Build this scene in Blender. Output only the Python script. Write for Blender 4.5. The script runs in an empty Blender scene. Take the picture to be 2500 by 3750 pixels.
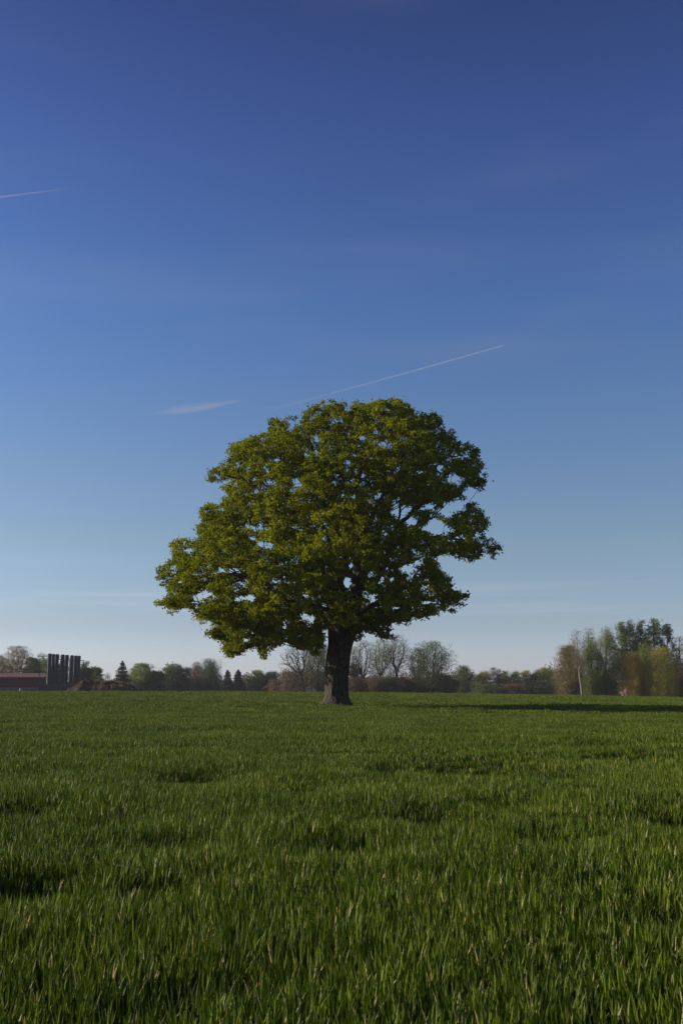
import bpy, math, random
import numpy as np
from mathutils import Vector
R = math.radians
scene = bpy.context.scene
COL = scene.collection

# ------------------------------------------------------------------ camera
FPX = 3646.0                       # focal length in photograph pixels (2500 x 3750)
HORIZON = 2500.0
PITCH = math.atan((HORIZON - 1875.0) / FPX)
EYE = 1.6
cam_d = bpy.data.cameras.new('camera')
cam = bpy.data.objects.new('camera', cam_d); COL.objects.link(cam)
cam.location = (0, 0, EYE); cam.rotation_euler = (math.pi/2 + PITCH, 0, 0)
cam_d.sensor_fit = 'VERTICAL'; cam_d.sensor_height = 36; cam_d.lens = 36*FPX/3750
cam_d.clip_start = 0.1; cam_d.clip_end = 60000
cam_d.dof.use_dof = True; cam_d.dof.focus_distance = 59; cam_d.dof.aperture_fstop = 9
scene.camera = cam

# ------------------------------------------------------------------ light
SUN_EL, SUN_BACK = R(17), R(6)    # sun on the left, slightly beyond the tree
world = bpy.data.worlds.new('World'); scene.world = world; world.use_nodes = True
wn, wl = world.node_tree.nodes, world.node_tree.links
wn.clear()
w_out = wn.new('ShaderNodeOutputWorld'); bg = wn.new('ShaderNodeBackground')
sky = wn.new('ShaderNodeTexSky'); sky.sky_type = 'NISHITA'; sky.sun_disc = False
sky.sun_elevation = SUN_EL; sky.sun_rotation = R(-90) + SUN_BACK
sky.air_density = 1.0; sky.dust_density = 0.6; sky.ozone_density = 2.2; sky.altitude = 0
tc = wn.new('ShaderNodeTexCoord')
mp = wn.new('ShaderNodeMapping'); mp.inputs['Scale'].default_value = (1.0, 1.0, 6.0); mp.inputs['Rotation'].default_value = (0, R(-14), 0)
nz = wn.new('ShaderNodeTexNoise'); nz.inputs['Scale'].default_value = 2.2; nz.inputs['Detail'].default_value = 8; nz.inputs['Roughness'].default_value = 0.5
cr = wn.new('ShaderNodeMapRange'); cr.inputs[1].default_value = 0.5; cr.inputs[2].default_value = 0.8; cr.inputs[3].default_value = 0; cr.inputs[4].default_value = 0.12
mx = wn.new('ShaderNodeMix'); mx.data_type = 'RGBA'; mx.inputs[7].default_value = (5.0, 5.2, 5.6, 1)
wl.new(tc.outputs['Generated'], mp.inputs[0]); wl.new(mp.outputs[0], nz.inputs[0]); wl.new(nz.outputs[0], cr.inputs[0])
# clear spring air: bluer overhead, milky near the horizon, deeper away from the sun
sp = wn.new('ShaderNodeSeparateXYZ'); wl.new(tc.outputs['Generated'], sp.inputs[0])
TINT = [(0.005, (1.82, 2.074, 3.44)), (0.054, (1.349, 1.424, 1.991)), (0.135, (1.35, 1.395, 1.572)), (0.269, (1.186, 1.35, 1.733)), (0.37, (0.983, 1.248, 1.851)), (0.506, (0.819, 0.939, 1.62)), (0.599, (0.63, 0.703, 1.264))]
rp = wn.new('ShaderNodeValToRGB'); rp.color_ramp.interpolation = 'LINEAR'
while len(rp.color_ramp.elements) < len(TINT): rp.color_ramp.elements.new(.5)
for el, (z_, c_) in zip(rp.color_ramp.elements, TINT): el.position = z_; el.color = (*[v/2 for v in c_], 1)
wl.new(sp.outputs[2], rp.inputs[0])
tm = wn.new('ShaderNodeMix'); tm.data_type = 'RGBA'; tm.blend_type = 'MULTIPLY'; tm.inputs[0].default_value = 1
wl.new(sky.outputs[0], tm.inputs[6]); wl.new(rp.outputs[0], tm.inputs[7])
hx = wn.new('ShaderNodeMapRange'); hx.inputs[1].default_value = -1; hx.inputs[2].default_value = 1; hx.inputs[3].default_value = 2*(1+.14); hx.inputs[4].default_value = 2*(1-.14)
wl.new(sp.outputs[0], hx.inputs[0])
hm = wn.new('ShaderNodeVectorMath'); hm.operation = 'SCALE'; wl.new(tm.outputs[2], hm.inputs[0]); wl.new(hx.outputs[0], hm.inputs['Scale'])
wl.new(cr.outputs[0], mx.inputs[0]); wl.new(hm.outputs[0], mx.inputs[6]); 
# thin veil streaks low over the horizon
mp2 = wn.new('ShaderNodeMapping'); mp2.inputs['Scale'].default_value = (1.2, 1.2, 38); mp2.inputs['Rotation'].default_value = (0, R(1.5), 0); mp2.inputs['Location'].default_value = (3, 1, .6)
nz2 = wn.new('ShaderNodeTexNoise'); nz2.inputs['Scale'].default_value = 1.6; nz2.inputs['Detail'].default_value = 4
c2 = wn.new('ShaderNodeMapRange'); c2.inputs[1].default_value = .52; c2.inputs[2].default_value = .72; c2.inputs[3].default_value = 0; c2.inputs[4].default_value = .16
lo = wn.new('ShaderNodeMapRange'); lo.inputs[1].default_value = .13; lo.inputs[2].default_value = .06; lo.inputs[3].default_value = 0; lo.inputs[4].default_value = 1
ml = wn.new('ShaderNodeMath'); ml.operation = 'MULTIPLY'; mx2 = wn.new('ShaderNodeMix'); mx2.data_type = 'RGBA'; mx2.inputs[7].default_value = (14, 13, 13, 1)
wl.new(tc.outputs['Generated'], mp2.inputs[0]); wl.new(mp2.outputs[0], nz2.inputs[0]); wl.new(nz2.outputs[0], c2.inputs[0]); wl.new(sp.outputs[2], lo.inputs[0])
wl.new(c2.outputs[0], ml.inputs[0]); wl.new(lo.outputs[0], ml.inputs[1]); wl.new(ml.outputs[0], mx2.inputs[0]); wl.new(mx.outputs[2], mx2.inputs[6]); wl.new(mx2.outputs[2], bg.inputs[0])
bg.inputs[1].default_value = 0.05
wl.new(bg.outputs[0], w_out.inputs[0])
sd = bpy.data.lights.new('sun', 'SUN'); sd.energy = 5.0; sd.angle = R(0.5); sd.color = (1.0, 0.88, 0.70)
sun = bpy.data.objects.new('sun', sd); COL.objects.link(sun)
sdir = Vector((-math.cos(SUN_BACK)*math.cos(SUN_EL), math.sin(SUN_BACK)*math.cos(SUN_EL), math.sin(SUN_EL)))
sun.rotation_euler = (-sdir).to_track_quat('-Z', 'Y').to_euler(); sun.location = (-40, 20, 30)
vs = scene.view_settings
vs.view_transform = 'Standard'; vs.look = 'None'; vs.gamma = 1; vs.use_curve_mapping = False
vs.exposure = 0.5
scene.cycles.max_bounces = 5; scene.cycles.diffuse_bounces = 2; scene.cycles.transparent_max_bounces = 8
scene.cycles.volume_bounces = 0

# ------------------------------------------------------------------ helpers
def at(px, py, Y):
    """world point at depth Y seen at photograph pixel (px, py)"""
    x = (px-1250.0)/FPX; y = (1875.0-py)/FPX
    yw = math.cos(PITCH) - y*math.sin(PITCH); zw = math.sin(PITCH) + y*math.cos(PITCH)
    return np.array([x*Y/yw, Y, EYE + zw*Y/yw])

def tag(o, label=None, cat=None, group=None, kind=None):
    for k, v in (('label', label), ('category', cat), ('group', group), ('kind', kind)):
        if v: o[k] = v
    return o

def empty(name, loc, rz=0):
    o = bpy.data.objects.new(name, None); COL.objects.link(o)
    o.location = loc; o.rotation_euler = (0, 0, rz); o.empty_display_size = .3
    return o

def np_mesh(name, V, faces, mats, mat_idx=None, attr=None, smooth=True):
    """faces: list of (n,k) int arrays"""
    me = bpy.data.meshes.new(name)
    V = np.asarray(V, np.float32)
    me.vertices.add(len(V)); me.vertices.foreach_set('co', V.ravel())
    loops = np.concatenate([f.ravel() for f in faces]).astype(np.int32)
    tot = np.concatenate([np.full(len(f), f.shape[1]) for f in faces])
    start = np.concatenate([[0], np.cumsum(tot)[:-1]]).astype(np.int32)
    me.loops.add(len(loops)); me.loops.foreach_set('vertex_index', loops)
    me.polygons.add(len(tot)); me.polygons.foreach_set('loop_start', start)
    me.polygons.foreach_set('use_smooth', np.full(len(tot), smooth))
    for m in mats: me.materials.append(m)
    if mat_idx is not None: me.polygons.foreach_set('material_index', np.asarray(mat_idx, np.int32))
    if attr is not None:
        a = me.attributes.new('vary', 'FLOAT', 'POINT'); a.data.foreach_set('value', np.asarray(attr, np.float32))
    me.update(calc_edges=True)
    return me

def link(name, me, parent=None, loc=None):
    o = bpy.data.objects.new(name, me); COL.objects.link(o)
    if parent: o.parent = parent
    if loc is not None: o.location = loc
    return o

class MB:
    """collects boxes, bars, tubes, prisms into ONE mesh"""
    def __init__(s): s.v = []; s.f = []; s.n = 0
    def add(s, V, F):
        s.v += [tuple(map(float, p)) for p in V]; s.f += [tuple(i+s.n for i in f) for f in F]; s.n = len(s.v); return s
    def box(s, a, b):
        (x0, y0, z0), (x1, y1, z1) = a, b
        return s.add([(x0,y0,z0),(x1,y0,z0),(x1,y1,z0),(x0,y1,z0),(x0,y0,z1),(x1,y0,z1),(x1,y1,z1),(x0,y1,z1)],
                     [(0,3,2,1),(4,5,6,7),(0,1,5,4),(1,2,6,5),(2,3,7,6),(3,0,4,7)])
    def rod(s, a, b, r0, r1=None, n=8, caps=True):
        r1 = r0 if r1 is None else r1
        a, b = Vector(a), Vector(b); t = (b-a).normalized()
        u = t.cross(Vector((0,0,1)) if abs(t.z) < .9 else Vector((1,0,0))).normalized(); w = t.cross(u)
        V = []
        for p, r in ((a, r0), (b, r1)):
            for k in range(n):
                an = 2*math.pi*(k+.5)/n; V.append(p + u*math.cos(an)*r + w*math.sin(an)*r)
        F = [(k, (k+1)%n, n+(k+1)%n, n+k) for k in range(n)]
        if caps: F += [tuple(range(n))[::-1], tuple(range(n, 2*n))]
        return s.add(V, F)
    def build(s, name, mat, parent=None, smooth=False):
        me = bpy.data.meshes.new(name); me.from_pydata(s.v, [], s.f)
        if smooth: me.polygons.foreach_set('use_smooth', [True]*len(me.polygons))
        me.materials.append(mat); me.update()
        return link(name, me, parent)

# ------------------------------------------------------------------ materials
def new_mat(name):
    m = bpy.data.materials.new(name); m.use_nodes = True
    n = m.node_tree.nodes; n.clear()
    return m, n, m.node_tree.links

def rough_mat(name, c1, c2, scale=3.0, rough=.85, bump=.3, stretch=(1,1,1), detail=6, bump_dist=.03, metallic=0, coord='Object', lo=.35, hi=.65):
    m, n, l = new_mat(name)
    out = n.new('ShaderNodeOutputMaterial'); b = n.new('ShaderNodeBsdfPrincipled')
    t = n.new('ShaderNodeTexCoord'); mp = n.new('ShaderNodeMapping'); mp.inputs['Scale'].default_value = stretch
    z = n.new('ShaderNodeTexNoise'); z.inputs['Scale'].default_value = scale; z.inputs['Detail'].default_value = detail
    r = n.new('ShaderNodeValToRGB'); r.color_ramp.elements[0].position = lo; r.color_ramp.elements[1].position = hi
    r.color_ramp.elements[0].color = (*c1, 1); r.color_ramp.elements[1].color = (*c2, 1)
    bp = n.new('ShaderNodeBump'); bp.inputs['Strength'].default_value = bump; bp.inputs['Distance'].default_value = bump_dist
    b.inputs['Roughness'].default_value = rough; b.inputs['Metallic'].default_value = metallic; b.inputs['Specular IOR Level'].default_value = .5 if rough < .8 else .1
    l.new(t.outputs[coord], mp.inputs[0]); l.new(mp.outputs[0], z.inputs[0]); l.new(z.outputs[0], r.inputs[0])
    l.new(r.outputs[0], b.inputs['Base Color']); l.new(z.outputs[0], bp.inputs['Height']); l.new(bp.outputs[0], b.inputs['Normal'])
    l.new(b.outputs[0], out.inputs[0])
    return m

def foliage_mat(name, c1, c2, transl=.35, rough=.5, spec=.3, c3=None, world_scale=.25, third_at=.93):
    """leaf surface: colour varies per leaf tuft (attribute vary) and broadly over the crown"""
    m, n, l = new_mat(name)
    out = n.new('ShaderNodeOutputMaterial'); b = n.new('ShaderNodeBsdfPrincipled'); tr = n.new('ShaderNodeBsdfTranslucent'); mix = n.new('ShaderNodeMixShader')
    at_ = n.new('ShaderNodeAttribute'); at_.attribute_name = 'vary'
    r = n.new('ShaderNodeValToRGB'); e = r.color_ramp.elements
    e[0].position = 0; e[0].color = (*c1, 1); e[1].position = third_at-.02 if c3 else 1; e[1].color = (*c2, 1)
    if c3: q = e.new(third_at); q.color = (*c3, 1)
    g = n.new('ShaderNodeNewGeometry'); z = n.new('ShaderNodeTexNoise'); z.inputs['Scale'].default_value = world_scale; z.inputs['Detail'].default_value = 3
    hs = n.new('ShaderNodeHueSaturation')
    mr = n.new('ShaderNodeMapRange'); mr.inputs[1].default_value = .3; mr.inputs[2].default_value = .7; mr.inputs[3].default_value = .78; mr.inputs[4].default_value = 1.22
    mr2 = n.new('ShaderNodeMapRange'); mr2.inputs[1].default_value = .3; mr2.inputs[2].default_value = .7; mr2.inputs[3].default_value = .512; mr2.inputs[4].default_value = .488
    l.new(at_.outputs['Fac'], r.inputs[0]); l.new(g.outputs['Position'], z.inputs[0]); l.new(z.outputs[0], mr.inputs[0]); l.new(z.outputs[0], mr2.inputs[0])
    l.new(r.outputs[0], hs.inputs['Color']); l.new(mr.outputs[0], hs.inputs['Value']); l.new(mr2.outputs[0], hs.inputs['Hue'])
    l.new(hs.outputs[0], b.inputs['Base Color']); l.new(hs.outputs[0], tr.inputs['Color'])
    b.inputs['Roughness'].default_value = rough; b.inputs['Specular IOR Level'].default_value = spec
    mix.inputs[0].default_value = transl
    l.new(b.outputs[0], mix.inputs[1]); l.new(tr.outputs[0], mix.inputs[2]); l.new(mix.outputs[0], out.inputs[0])
    return m

def oak_bark():
    m, n, l = new_mat('oak bark')
    out = n.new('ShaderNodeOutputMaterial'); b = n.new('ShaderNodeBsdfPrincipled'); b.inputs['Roughness'].default_value = .9
    t = n.new('ShaderNodeTexCoord'); mp = n.new('ShaderNodeMapping'); mp.inputs['Scale'].default_value = (1, 1, .16)
    z0 = n.new('ShaderNodeTexNoise'); z0.inputs['Scale'].default_value = 3; vm = n.new('ShaderNodeVectorMath'); vm.operation = 'MULTIPLY_ADD'
    vm.inputs[1].default_value = (.12, .12, .12)
    v = n.new('ShaderNodeTexVoronoi'); v.feature = 'DISTANCE_TO_EDGE'; v.inputs['Scale'].default_value = 9
    z = n.new('ShaderNodeTexNoise'); z.inputs['Scale'].default_value = 14; z.inputs['Detail'].default_value = 6
    zm = n.new('ShaderNodeTexNoise'); zm.inputs['Scale'].default_value = .8
    r = n.new('ShaderNodeValToRGB'); e = r.color_ramp.elements; e[0].position = .0; e[0].color = (.010,.008,.006,1); e[1].position = .28; e[1].color = (.068,.046,.028,1)
    rm = n.new('ShaderNodeValToRGB'); e = rm.color_ramp.elements; e[0].position = .45; e[1].position = .62; e[0].color = (1,1,1,1); e[1].color = (.75,.9,.42,1)
    mu = n.new('ShaderNodeMix'); mu.data_type = 'RGBA'; mu.blend_type = 'MULTIPLY'; mu.inputs[0].default_value = 1
    ad = n.new('ShaderNodeMath'); ad.operation = 'MULTIPLY_ADD'; ad.inputs[1].default_value = .25
    bp = n.new('ShaderNodeBump'); bp.inputs['Strength'].default_value = 1; bp.inputs['Distance'].default_value = .12
    l.new(t.outputs['Object'], mp.inputs[0]); l.new(t.outputs['Object'], z0.inputs[0])
    l.new(z0.outputs['Color'], vm.inputs[0]); l.new(mp.outputs[0], vm.inputs[2]); l.new(vm.outputs[0], v.inputs['Vector'])
    l.new(t.outputs['Object'], z.inputs[0]); l.new(t.outputs['Object'], zm.inputs[0]); l.new(zm.outputs[0], rm.inputs[0])
    l.new(v.outputs['Distance'], r.inputs[0]); l.new(r.outputs[0], mu.inputs[6]); l.new(rm.outputs[0], mu.inputs[7]); l.new(mu.outputs[2], b.inputs['Base Color'])
    l.new(z.outputs[0], ad.inputs[0]); l.new(v.outputs['Distance'], ad.inputs[2]); l.new(ad.outputs[0], bp.inputs['Height']); l.new(bp.outputs[0], b.inputs['Normal'])
    l.new(b.outputs[0], out.inputs[0])
    return m

M = {}
M['oak_bark'] = oak_bark()
M['bark'] = rough_mat('grey brown bark', (.03,.024,.02), (.075,.06,.048), 6, stretch=(1,1,.2))
M['bark_dark'] = rough_mat('dark bark', (.018,.015,.013), (.04,.033,.028), 6, stretch=(1,1,.2))
M['birch'] = rough_mat('birch bark', (.04,.034,.03), (.22,.195,.165), 5, stretch=(1,1,1.6), lo=.36, hi=.46)
M['twig_pale'] = rough_mat('pale twigs', (.10,.08,.065), (.17,.145,.12), 4)
M['twig_brown'] = rough_mat('brown twigs', (.06,.042,.03), (.12,.085,.055), 4)
M['twig_grey'] = rough_mat('grey twigs', (.05,.043,.038), (.085,.075,.066), 4)
M['soil'] = rough_mat('field soil', (.014,.015,.007), (.026,.030,.011), 1.5, bump=.5)
M['earth'] = rough_mat('mound earth', (.010,.007,.006), (.045,.024,.016), .8, bump=.8, bump_dist=.3)

# ------------------------------------------------------------------ terrain
def sstep(t): t = np.clip(t, 0, 1); return t*t*(3-2*t)
rs_w = np.random.RandomState(5)
WAV = [(rs_w.uniform(.1, .75), rs_w.uniform(0, 2*np.pi), rs_w.uniform(0, 2*np.pi)) for _ in range(16)]
def undul(x, y):
    s = 0
    for f, a, ph in WAV: s = s + np.sin((x*np.cos(a)*.6 + y*np.sin(a))*f*2*np.pi/1.6 + ph)/(1+2*f)
    return s/6.0
def ground_z(x, y):
    x = np.asarray(x, float); y = np.asarray(y, float)
    u = x/np.maximum(y, 20)                                   # direction seen from the camera side
    edge = np.interp(u, [-.6, -.2, -.05, .137, .22, .343, .6], [.52, .52, .46, .26, .12, -.14, -.4])
    rise = edge*sstep((y-25)/85.0)
    back = sstep((y-103)/60.0)
    z = rise*(1-back) + (-1.0 - .0102*np.clip(y-150, 0, 260))*back
    near = np.exp(-((y-8)/60.0)**2)
    return z + .09*undul(x*.42+3, y*1.4)*near - .34*(1 + .7*sstep((y-9)/8.0))*dips(x, y)

def hollow(px, py, hw, hh, k):     # a dip in the crop seen at these photograph pixels
    d = 1.42*FPX/(py-HORIZON); x = (px-1250)/FPX*d
    d0 = 1.42*FPX/(py+hh-HORIZON); d1 = 1.42*FPX/(py-hh-HORIZON)
    return (x, d, hw/FPX*d, (d1-d0)/2, k)
HOL = [hollow(*h) for h in ((1700,2780,190,22,.5),(1950,2800,140,20,.5),(2260,2752,130,14,.5),(1270,3035,170,30,.55),(150,3150,190,42,.65),
       (1610,2945,130,24,.45),(1850,2900,130,20,.4),(1400,2790,60,14,.35),(740,2810,120,20,.4),(420,2950,150,24,.35),(620,3030,150,25,.35),
       (1980,3010,110,22,.4),(2440,2960,90,24,.4),(560,3180,120,30,.35),(130,2920,130,20,.35),(1100,2870,130,18,.3),(960,3480,160,45,.12),(1900,3420,150,40,.12),(620,3560,90,35,.15),(2350,3250,110,30,.3))]
def dips(x, y):
    z = 0
    for hx, hy, wx, wy, k in HOL:
        z = z + k*np.exp(-(((x-hx)/(1.3*wx))**2 + ((y-hy)/(1.2*max(wy, .35)))**2)**1.3)
    return z
def axis(vals): return np.array(sorted(set(np.round(vals, 3))))
ys = axis(np.concatenate([np.arange(-20, 3, .5), np.arange(3, 26, .25), np.arange(26, 200, 1.5), 200*1.12**np.arange(0, 34)]))
xh = np.concatenate([np.arange(0, 10, .25), np.arange(10, 70, 2.), 70*1.16**np.arange(0, 31)])
xs = axis(np.concatenate([-xh, xh]))
X, Y = np.meshgrid(xs, ys)
Z = ground_z(X, Y)
V = np.stack([X, Y, Z], -1).reshape(-1, 3)
nx, ny = len(xs), len(ys)
ii, jj = np.meshgrid(np.arange(nx-1), np.arange(ny-1)); q = (jj*nx+ii).ravel()
F = np.stack([q, q+1, q+nx+1, q+nx], -1)
tag(link('field', np_mesh('field', V, [F], [M['soil']])), kind='structure')

# ------------------------------------------------------------------ young wheat
M['wheat'] = foliage_mat('wheat leaf', (.018,.045,.003), (.145,.195,.012), transl=.23, rough=.5, spec=.12, c3=(.52,.42,.20), world_scale=.45, third_at=.94)
def wheat_tile(size, nblade, width, seed, hmul=1.0):
    rs = np.random.RandomState(seed)
    n = nblade
    ntuft = max(6, n//4)
    tc_ = rs.uniform(-size/2, size/2, (ntuft, 2))
    k = rs.randint(0, ntuft, n)
    base = tc_[k] + rs.normal(0, .012, (n, 2))
    az = rs.uniform(0, 2*np.pi, n)
    L = rs.uniform(.10, .245, n)*hmul
    tilt = np.abs(rs.normal(.05, .07, n)); curl = np.abs(rs.normal(.08, .17, n))
    vary = rs.uniform(0, 1, n)
    dry = vary > .94
    tilt[dry] += .15; L[dry] *= rs.uniform(.7, 1.05, dry.sum())
    w = width*rs.uniform(.6, 1.2, n); w[dry] *= .75
    face = az + rs.normal(np.pi/2, .5, n)
    segs = 4
    pts = np.zeros((n, segs+1, 3)); pts[:, 0, :2] = base
    for s in range(segs):
        a = tilt + curl*(s/segs)**1.6*1.6
        d = np.stack([np.cos(az)*np.sin(a), np.sin(az)*np.sin(a), np.cos(a)], -1)
        pts[:, s+1] = pts[:, s] + d*(L/segs)[:, None]
    prof = np.array([.55, 1, .95, .65])
    side = np.stack([np.cos(face), np.sin(face), np.zeros(n)], -1)
    V = np.zeros((n, segs*2+1, 3))
    for s in range(segs):
        V[:, 2*s] = pts[:, s] - side*(w*prof[s]/2)[:, None]; V[:, 2*s+1] = pts[:, s] + side*(w*prof[s]/2)[:, None]
    V[:, -1] = pts[:, -1]
    o = (np.arange(n)*(segs*2+1))[:, None]
    Fq = np.concatenate([o + np.array([[2*s, 2*s+1, 2*s+3, 2*s+2]]) for s in range(segs-1)], 0)
    Ft = o + np.array([[2*segs-2, 2*segs-1, 2*segs]])
    return np_mesh('wheat_tuft', V.reshape(-1, 3), [Fq, Ft], [M['wheat']], attr=np.repeat(vary, segs*2+1))

tile_col = bpy.data.collections.new('wheat_tiles')
NV = 14
tn = 0
for lod, (size, nb, wd) in enumerate(((.25, 140, .0092), (.5, 460, .0115), (1.0, 950, .019))):
    for v in range(NV):
        me = wheat_tile(size, nb, wd, 100*lod+v)
        o = bpy.data.objects.new('wheat_tuft_%03d' % tn, me); tile_col.objects.link(o); tn += 1

def crop_h(x, y):
    h = .95 + .38*undul(x*.42+3, y*1.9) + .22*undul(x*2.2+9, y*3)
    h = h - .45*dips(x, y)
    return np.clip(h, .5, 1.35)

rs = np.random.RandomState(11)
P, ROT, SC, IDX = [], [], [], []
for lod, (size, y0, y1) in enumerate(((.25, 1.5, 19.0), (.5, 19.0, 48.0), (1.0, 48.0, 112.0))):
    yy = np.arange(y0+size/2, y1, size)
    for y in yy:
        half = .36*y + (3.5 if lod == 0 else 9)
        xx = np.arange(-half, half, size)
        x = xx + rs.uniform(-.1, .1, len(xx))*size; yj = y + rs.uniform(-.1, .1, len(xx))*size
        if lod == 2:
            keep = np.hypot(x+.3, yj-59) > .8; x, yj = x[keep], yj[keep]
        n = len(x)
        P.append(np.stack([x, yj, ground_z(x, yj)-.005], -1))
        rot = np.stack([rs.normal(0, .03, n), rs.normal(.085, .03, n), rs.randint(0, 4, n)*np.pi/2], -1)
        ROT.append(rot)
        hs_ = crop_h(x, yj)
        SC.append(np.stack([np.ones(n)*1.08, np.ones(n)*1.08, hs_*rs.uniform(.93, 1.07, n)], -1))
        IDX.append(lod*NV + rs.randint(0, NV, n))
P = np.concatenate(P); ROT = np.concatenate(ROT); SC = np.concatenate(SC); IDX = np.concatenate(IDX)
print('wheat tiles', len(P))
me = bpy.data.meshes.new('wheat'); me.vertices.add(len(P)); me.vertices.foreach_set('co', P.astype(np.float32).ravel())
for nm, arr in (('rot', ROT), ('scl', SC)):
    a = me.attributes.new(nm, 'FLOAT_VECTOR', 'POINT'); a.data.foreach_set('vector', arr.astype(np.float32).ravel())
a = me.attributes.new('idx', 'INT', 'POINT'); a.data.foreach_set('value', IDX.astype(np.int32))
me.materials.append(M['wheat'])
wheat = link('wheat', me)
tag(wheat, 'dense young green wheat with a few dry straw-coloured leaves covering the whole field', 'wheat', kind='stuff')
ng = bpy.data.node_groups.new('wheat_scatter', 'GeometryNodeTree')
ng.interface.new_socket('Geometry', in_out='INPUT', socket_type='NodeSocketGeometry'); ng.interface.new_socket('Geometry', in_out='OUTPUT', socket_type='NodeSocketGeometry')
N, L_ = ng.nodes, ng.links
gi = N.new('NodeGroupInput'); go = N.new('NodeGroupOutput'); ip = N.new('GeometryNodeInstanceOnPoints'); ci = N.new('GeometryNodeCollectionInfo')
ci.inputs['Collection'].default_value = tile_col; ci.inputs['Separate Children'].default_value = True; ci.inputs['Reset Children'].default_value = True
def named(nm, t):
    a = N.new('GeometryNodeInputNamedAttribute'); a.data_type = t; a.inputs[0].default_value = nm; return a.outputs[0]
m2p = N.new('GeometryNodeMeshToPoints')
L_.new(gi.outputs[0], m2p.inputs[0]); L_.new(m2p.outputs[0], ip.inputs['Points']); L_.new(ci.outputs[0], ip.inputs['Instance'])
ip.inputs['Pick Instance'].default_value = True
L_.new(named('idx', 'INT'), ip.inputs['Instance Index'])
e2r = N.new('FunctionNodeEulerToRotation'); L_.new(named('rot', 'FLOAT_VECTOR'), e2r.inputs[0]); L_.new(e2r.outputs[0], ip.inputs['Rotation'])
L_.new(named('scl', 'FLOAT_VECTOR'), ip.inputs['Scale']); L_.new(ip.outputs[0], go.inputs[0])
md = wheat.modifiers.new('scatter', 'NODES'); md.node_group = ng

# ------------------------------------------------------------------ tree growth
class Grow:
    def __init__(s, cap=60000):
        s.P = np.zeros((cap, 3), np.float32); s.par = np.full(cap, -1, np.int32); s.pl = np.zeros(cap, np.float32)
        s.D = np.zeros((cap, 3), np.float32); s.rmin = np.zeros(cap, np.float32); s.tag = np.zeros(cap, np.int32); s.block = np.zeros(cap, np.float32); s.n = 0
    def node(s, p, par, rmin=0, tg=0, block=0):
        i = s.n; s.P[i] = p; s.par[i] = par; s.rmin[i] = rmin; s.tag[i] = tg; s.block[i] = block
        if par >= 0:
            d = s.P[i]-s.P[par]; L = float(np.linalg.norm(d))+1e-6; s.pl[i] = s.pl[par]+L; s.D[i] = d/L
        else: s.D[i] = (0, 0, 1)
        s.n += 1; return i
    def limb(s, pts, r0, r1, par=-1, tg=0, step=.35, jit=.05, rs=None, block=0):
        """a smooth polyline limb; returns its node ids"""
        pts = np.asarray(pts, float); ids = []
        if par >= 0: pts = np.vstack([s.P[par], pts])
        # Catmull-Rom
        Q = np.vstack([2*pts[0]-pts[1], pts, 2*pts[-1]-pts[-2]])
        out = []
        for i in range(1, len(Q)-2):
            m = max(2, int(np.linalg.norm(Q[i+1]-Q[i])/step)); t = np.linspace(0, 1, m, endpoint=False)[:, None]
            out.append(.5*(2*Q[i] + (Q[i+1]-Q[i-1])*t + (2*Q[i-1]-5*Q[i]+4*Q[i+1]-Q[i+2])*t**2 + (3*Q[i]-Q[i-1]-3*Q[i+1]+Q[i+2])*t**3))
        out = np.vstack(out + [Q[-2][None]])
        n = len(out)
        for k in range(n):
            if k == 0 and par >= 0: continue
            p = out[k] + (rs.normal(0, jit, 3) if (rs is not None and 0 < k) else 0)
            f = k/(n-1); par = s.node(p, par, r0+(r1-r0)*f, tg, block if f < .35 else 0); ids.append(par)
        return ids
    def attract(s, A, bf=.35, step=.4, rs=None, jit=.04, lift=0., mid_ok=None):
        order = np.argsort(np.linalg.norm(A - s.P[0], axis=1) + rs.uniform(0, 1.0, len(A)))
        tips = []
        for a in A[order]:
            a = a.astype(np.float32); P = s.P[:s.n]; d = P - a
            dist = np.sqrt((d*d).sum(1)); c = dist + bf*s.pl[:s.n] + s.block[:s.n]*6
            c = c + np.where(P[:, 2] > a[2]+.3, .5*(P[:, 2]-a[2]), 0) if lift >= 0 else c
            i = int(np.argmin(c))
            if mid_ok is not None and dist[i] > 1.0:
                cand = np.argpartition(c, 40)[:40] if len(c) > 60 else np.arange(len(c)); cand = cand[np.argsort(c[cand])]
                good = mid_ok((P[cand] + a)/2); 
                if good.any(): i = int(cand[np.argmax(good)])
                elif dist[i] > 1.6: continue
            L = float(dist[i]); k = int(L/step)
            p0 = s.P[i].copy(); ctrl = p0 + s.D[i]*L*.35 + (a-p0)*.2 + np.array([0, 0, lift*L], np.float32)
            par = i; tg = s.tag[i]
            for q in range(1, k+1):
                t = q/(k+1); p = (1-t)**2*p0 + 2*t*(1-t)*ctrl + t*t*a + rs.normal(0, jit, 3)
                par = s.node(p, par, 0, tg)
            tips.append(s.node(a, par, 0, tg))
        return tips
    def radii(s, rtip=.008, e=2.3, seg_taper=.0):
        n = s.n; acc = np.zeros(n); r = np.zeros(n)
        for i in range(n-1, -1, -1):
            if acc[i] == 0: acc[i] = rtip**e
            r[i] = max(acc[i]**(1/e), s.rmin[i])
            p = s.par[i]
            if p >= 0: acc[p] += max(acc[i], 0)*1.002
        s.r = r; return r
    def chains(s):
        n = s.n; best = {}; kids = [[] for _ in range(n)]
        for i in range(n):
            if s.par[i] >= 0: kids[s.par[i]].append(i)
        out = []; stack = [(0, -1)]
        while stack:
            i, frm = stack.pop(); ch = [frm, i] if frm >= 0 else [i]
            while kids[i]:
                ks = kids[i]; same = [k for k in ks if s.tag[k] == s.tag[i]] or ks
                b = max(same, key=lambda k: s.r[k])
                for k in ks:
                    if k != b: stack.append((k, i))
                ch.append(b); i = b
            out.append(ch)
        return out

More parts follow.
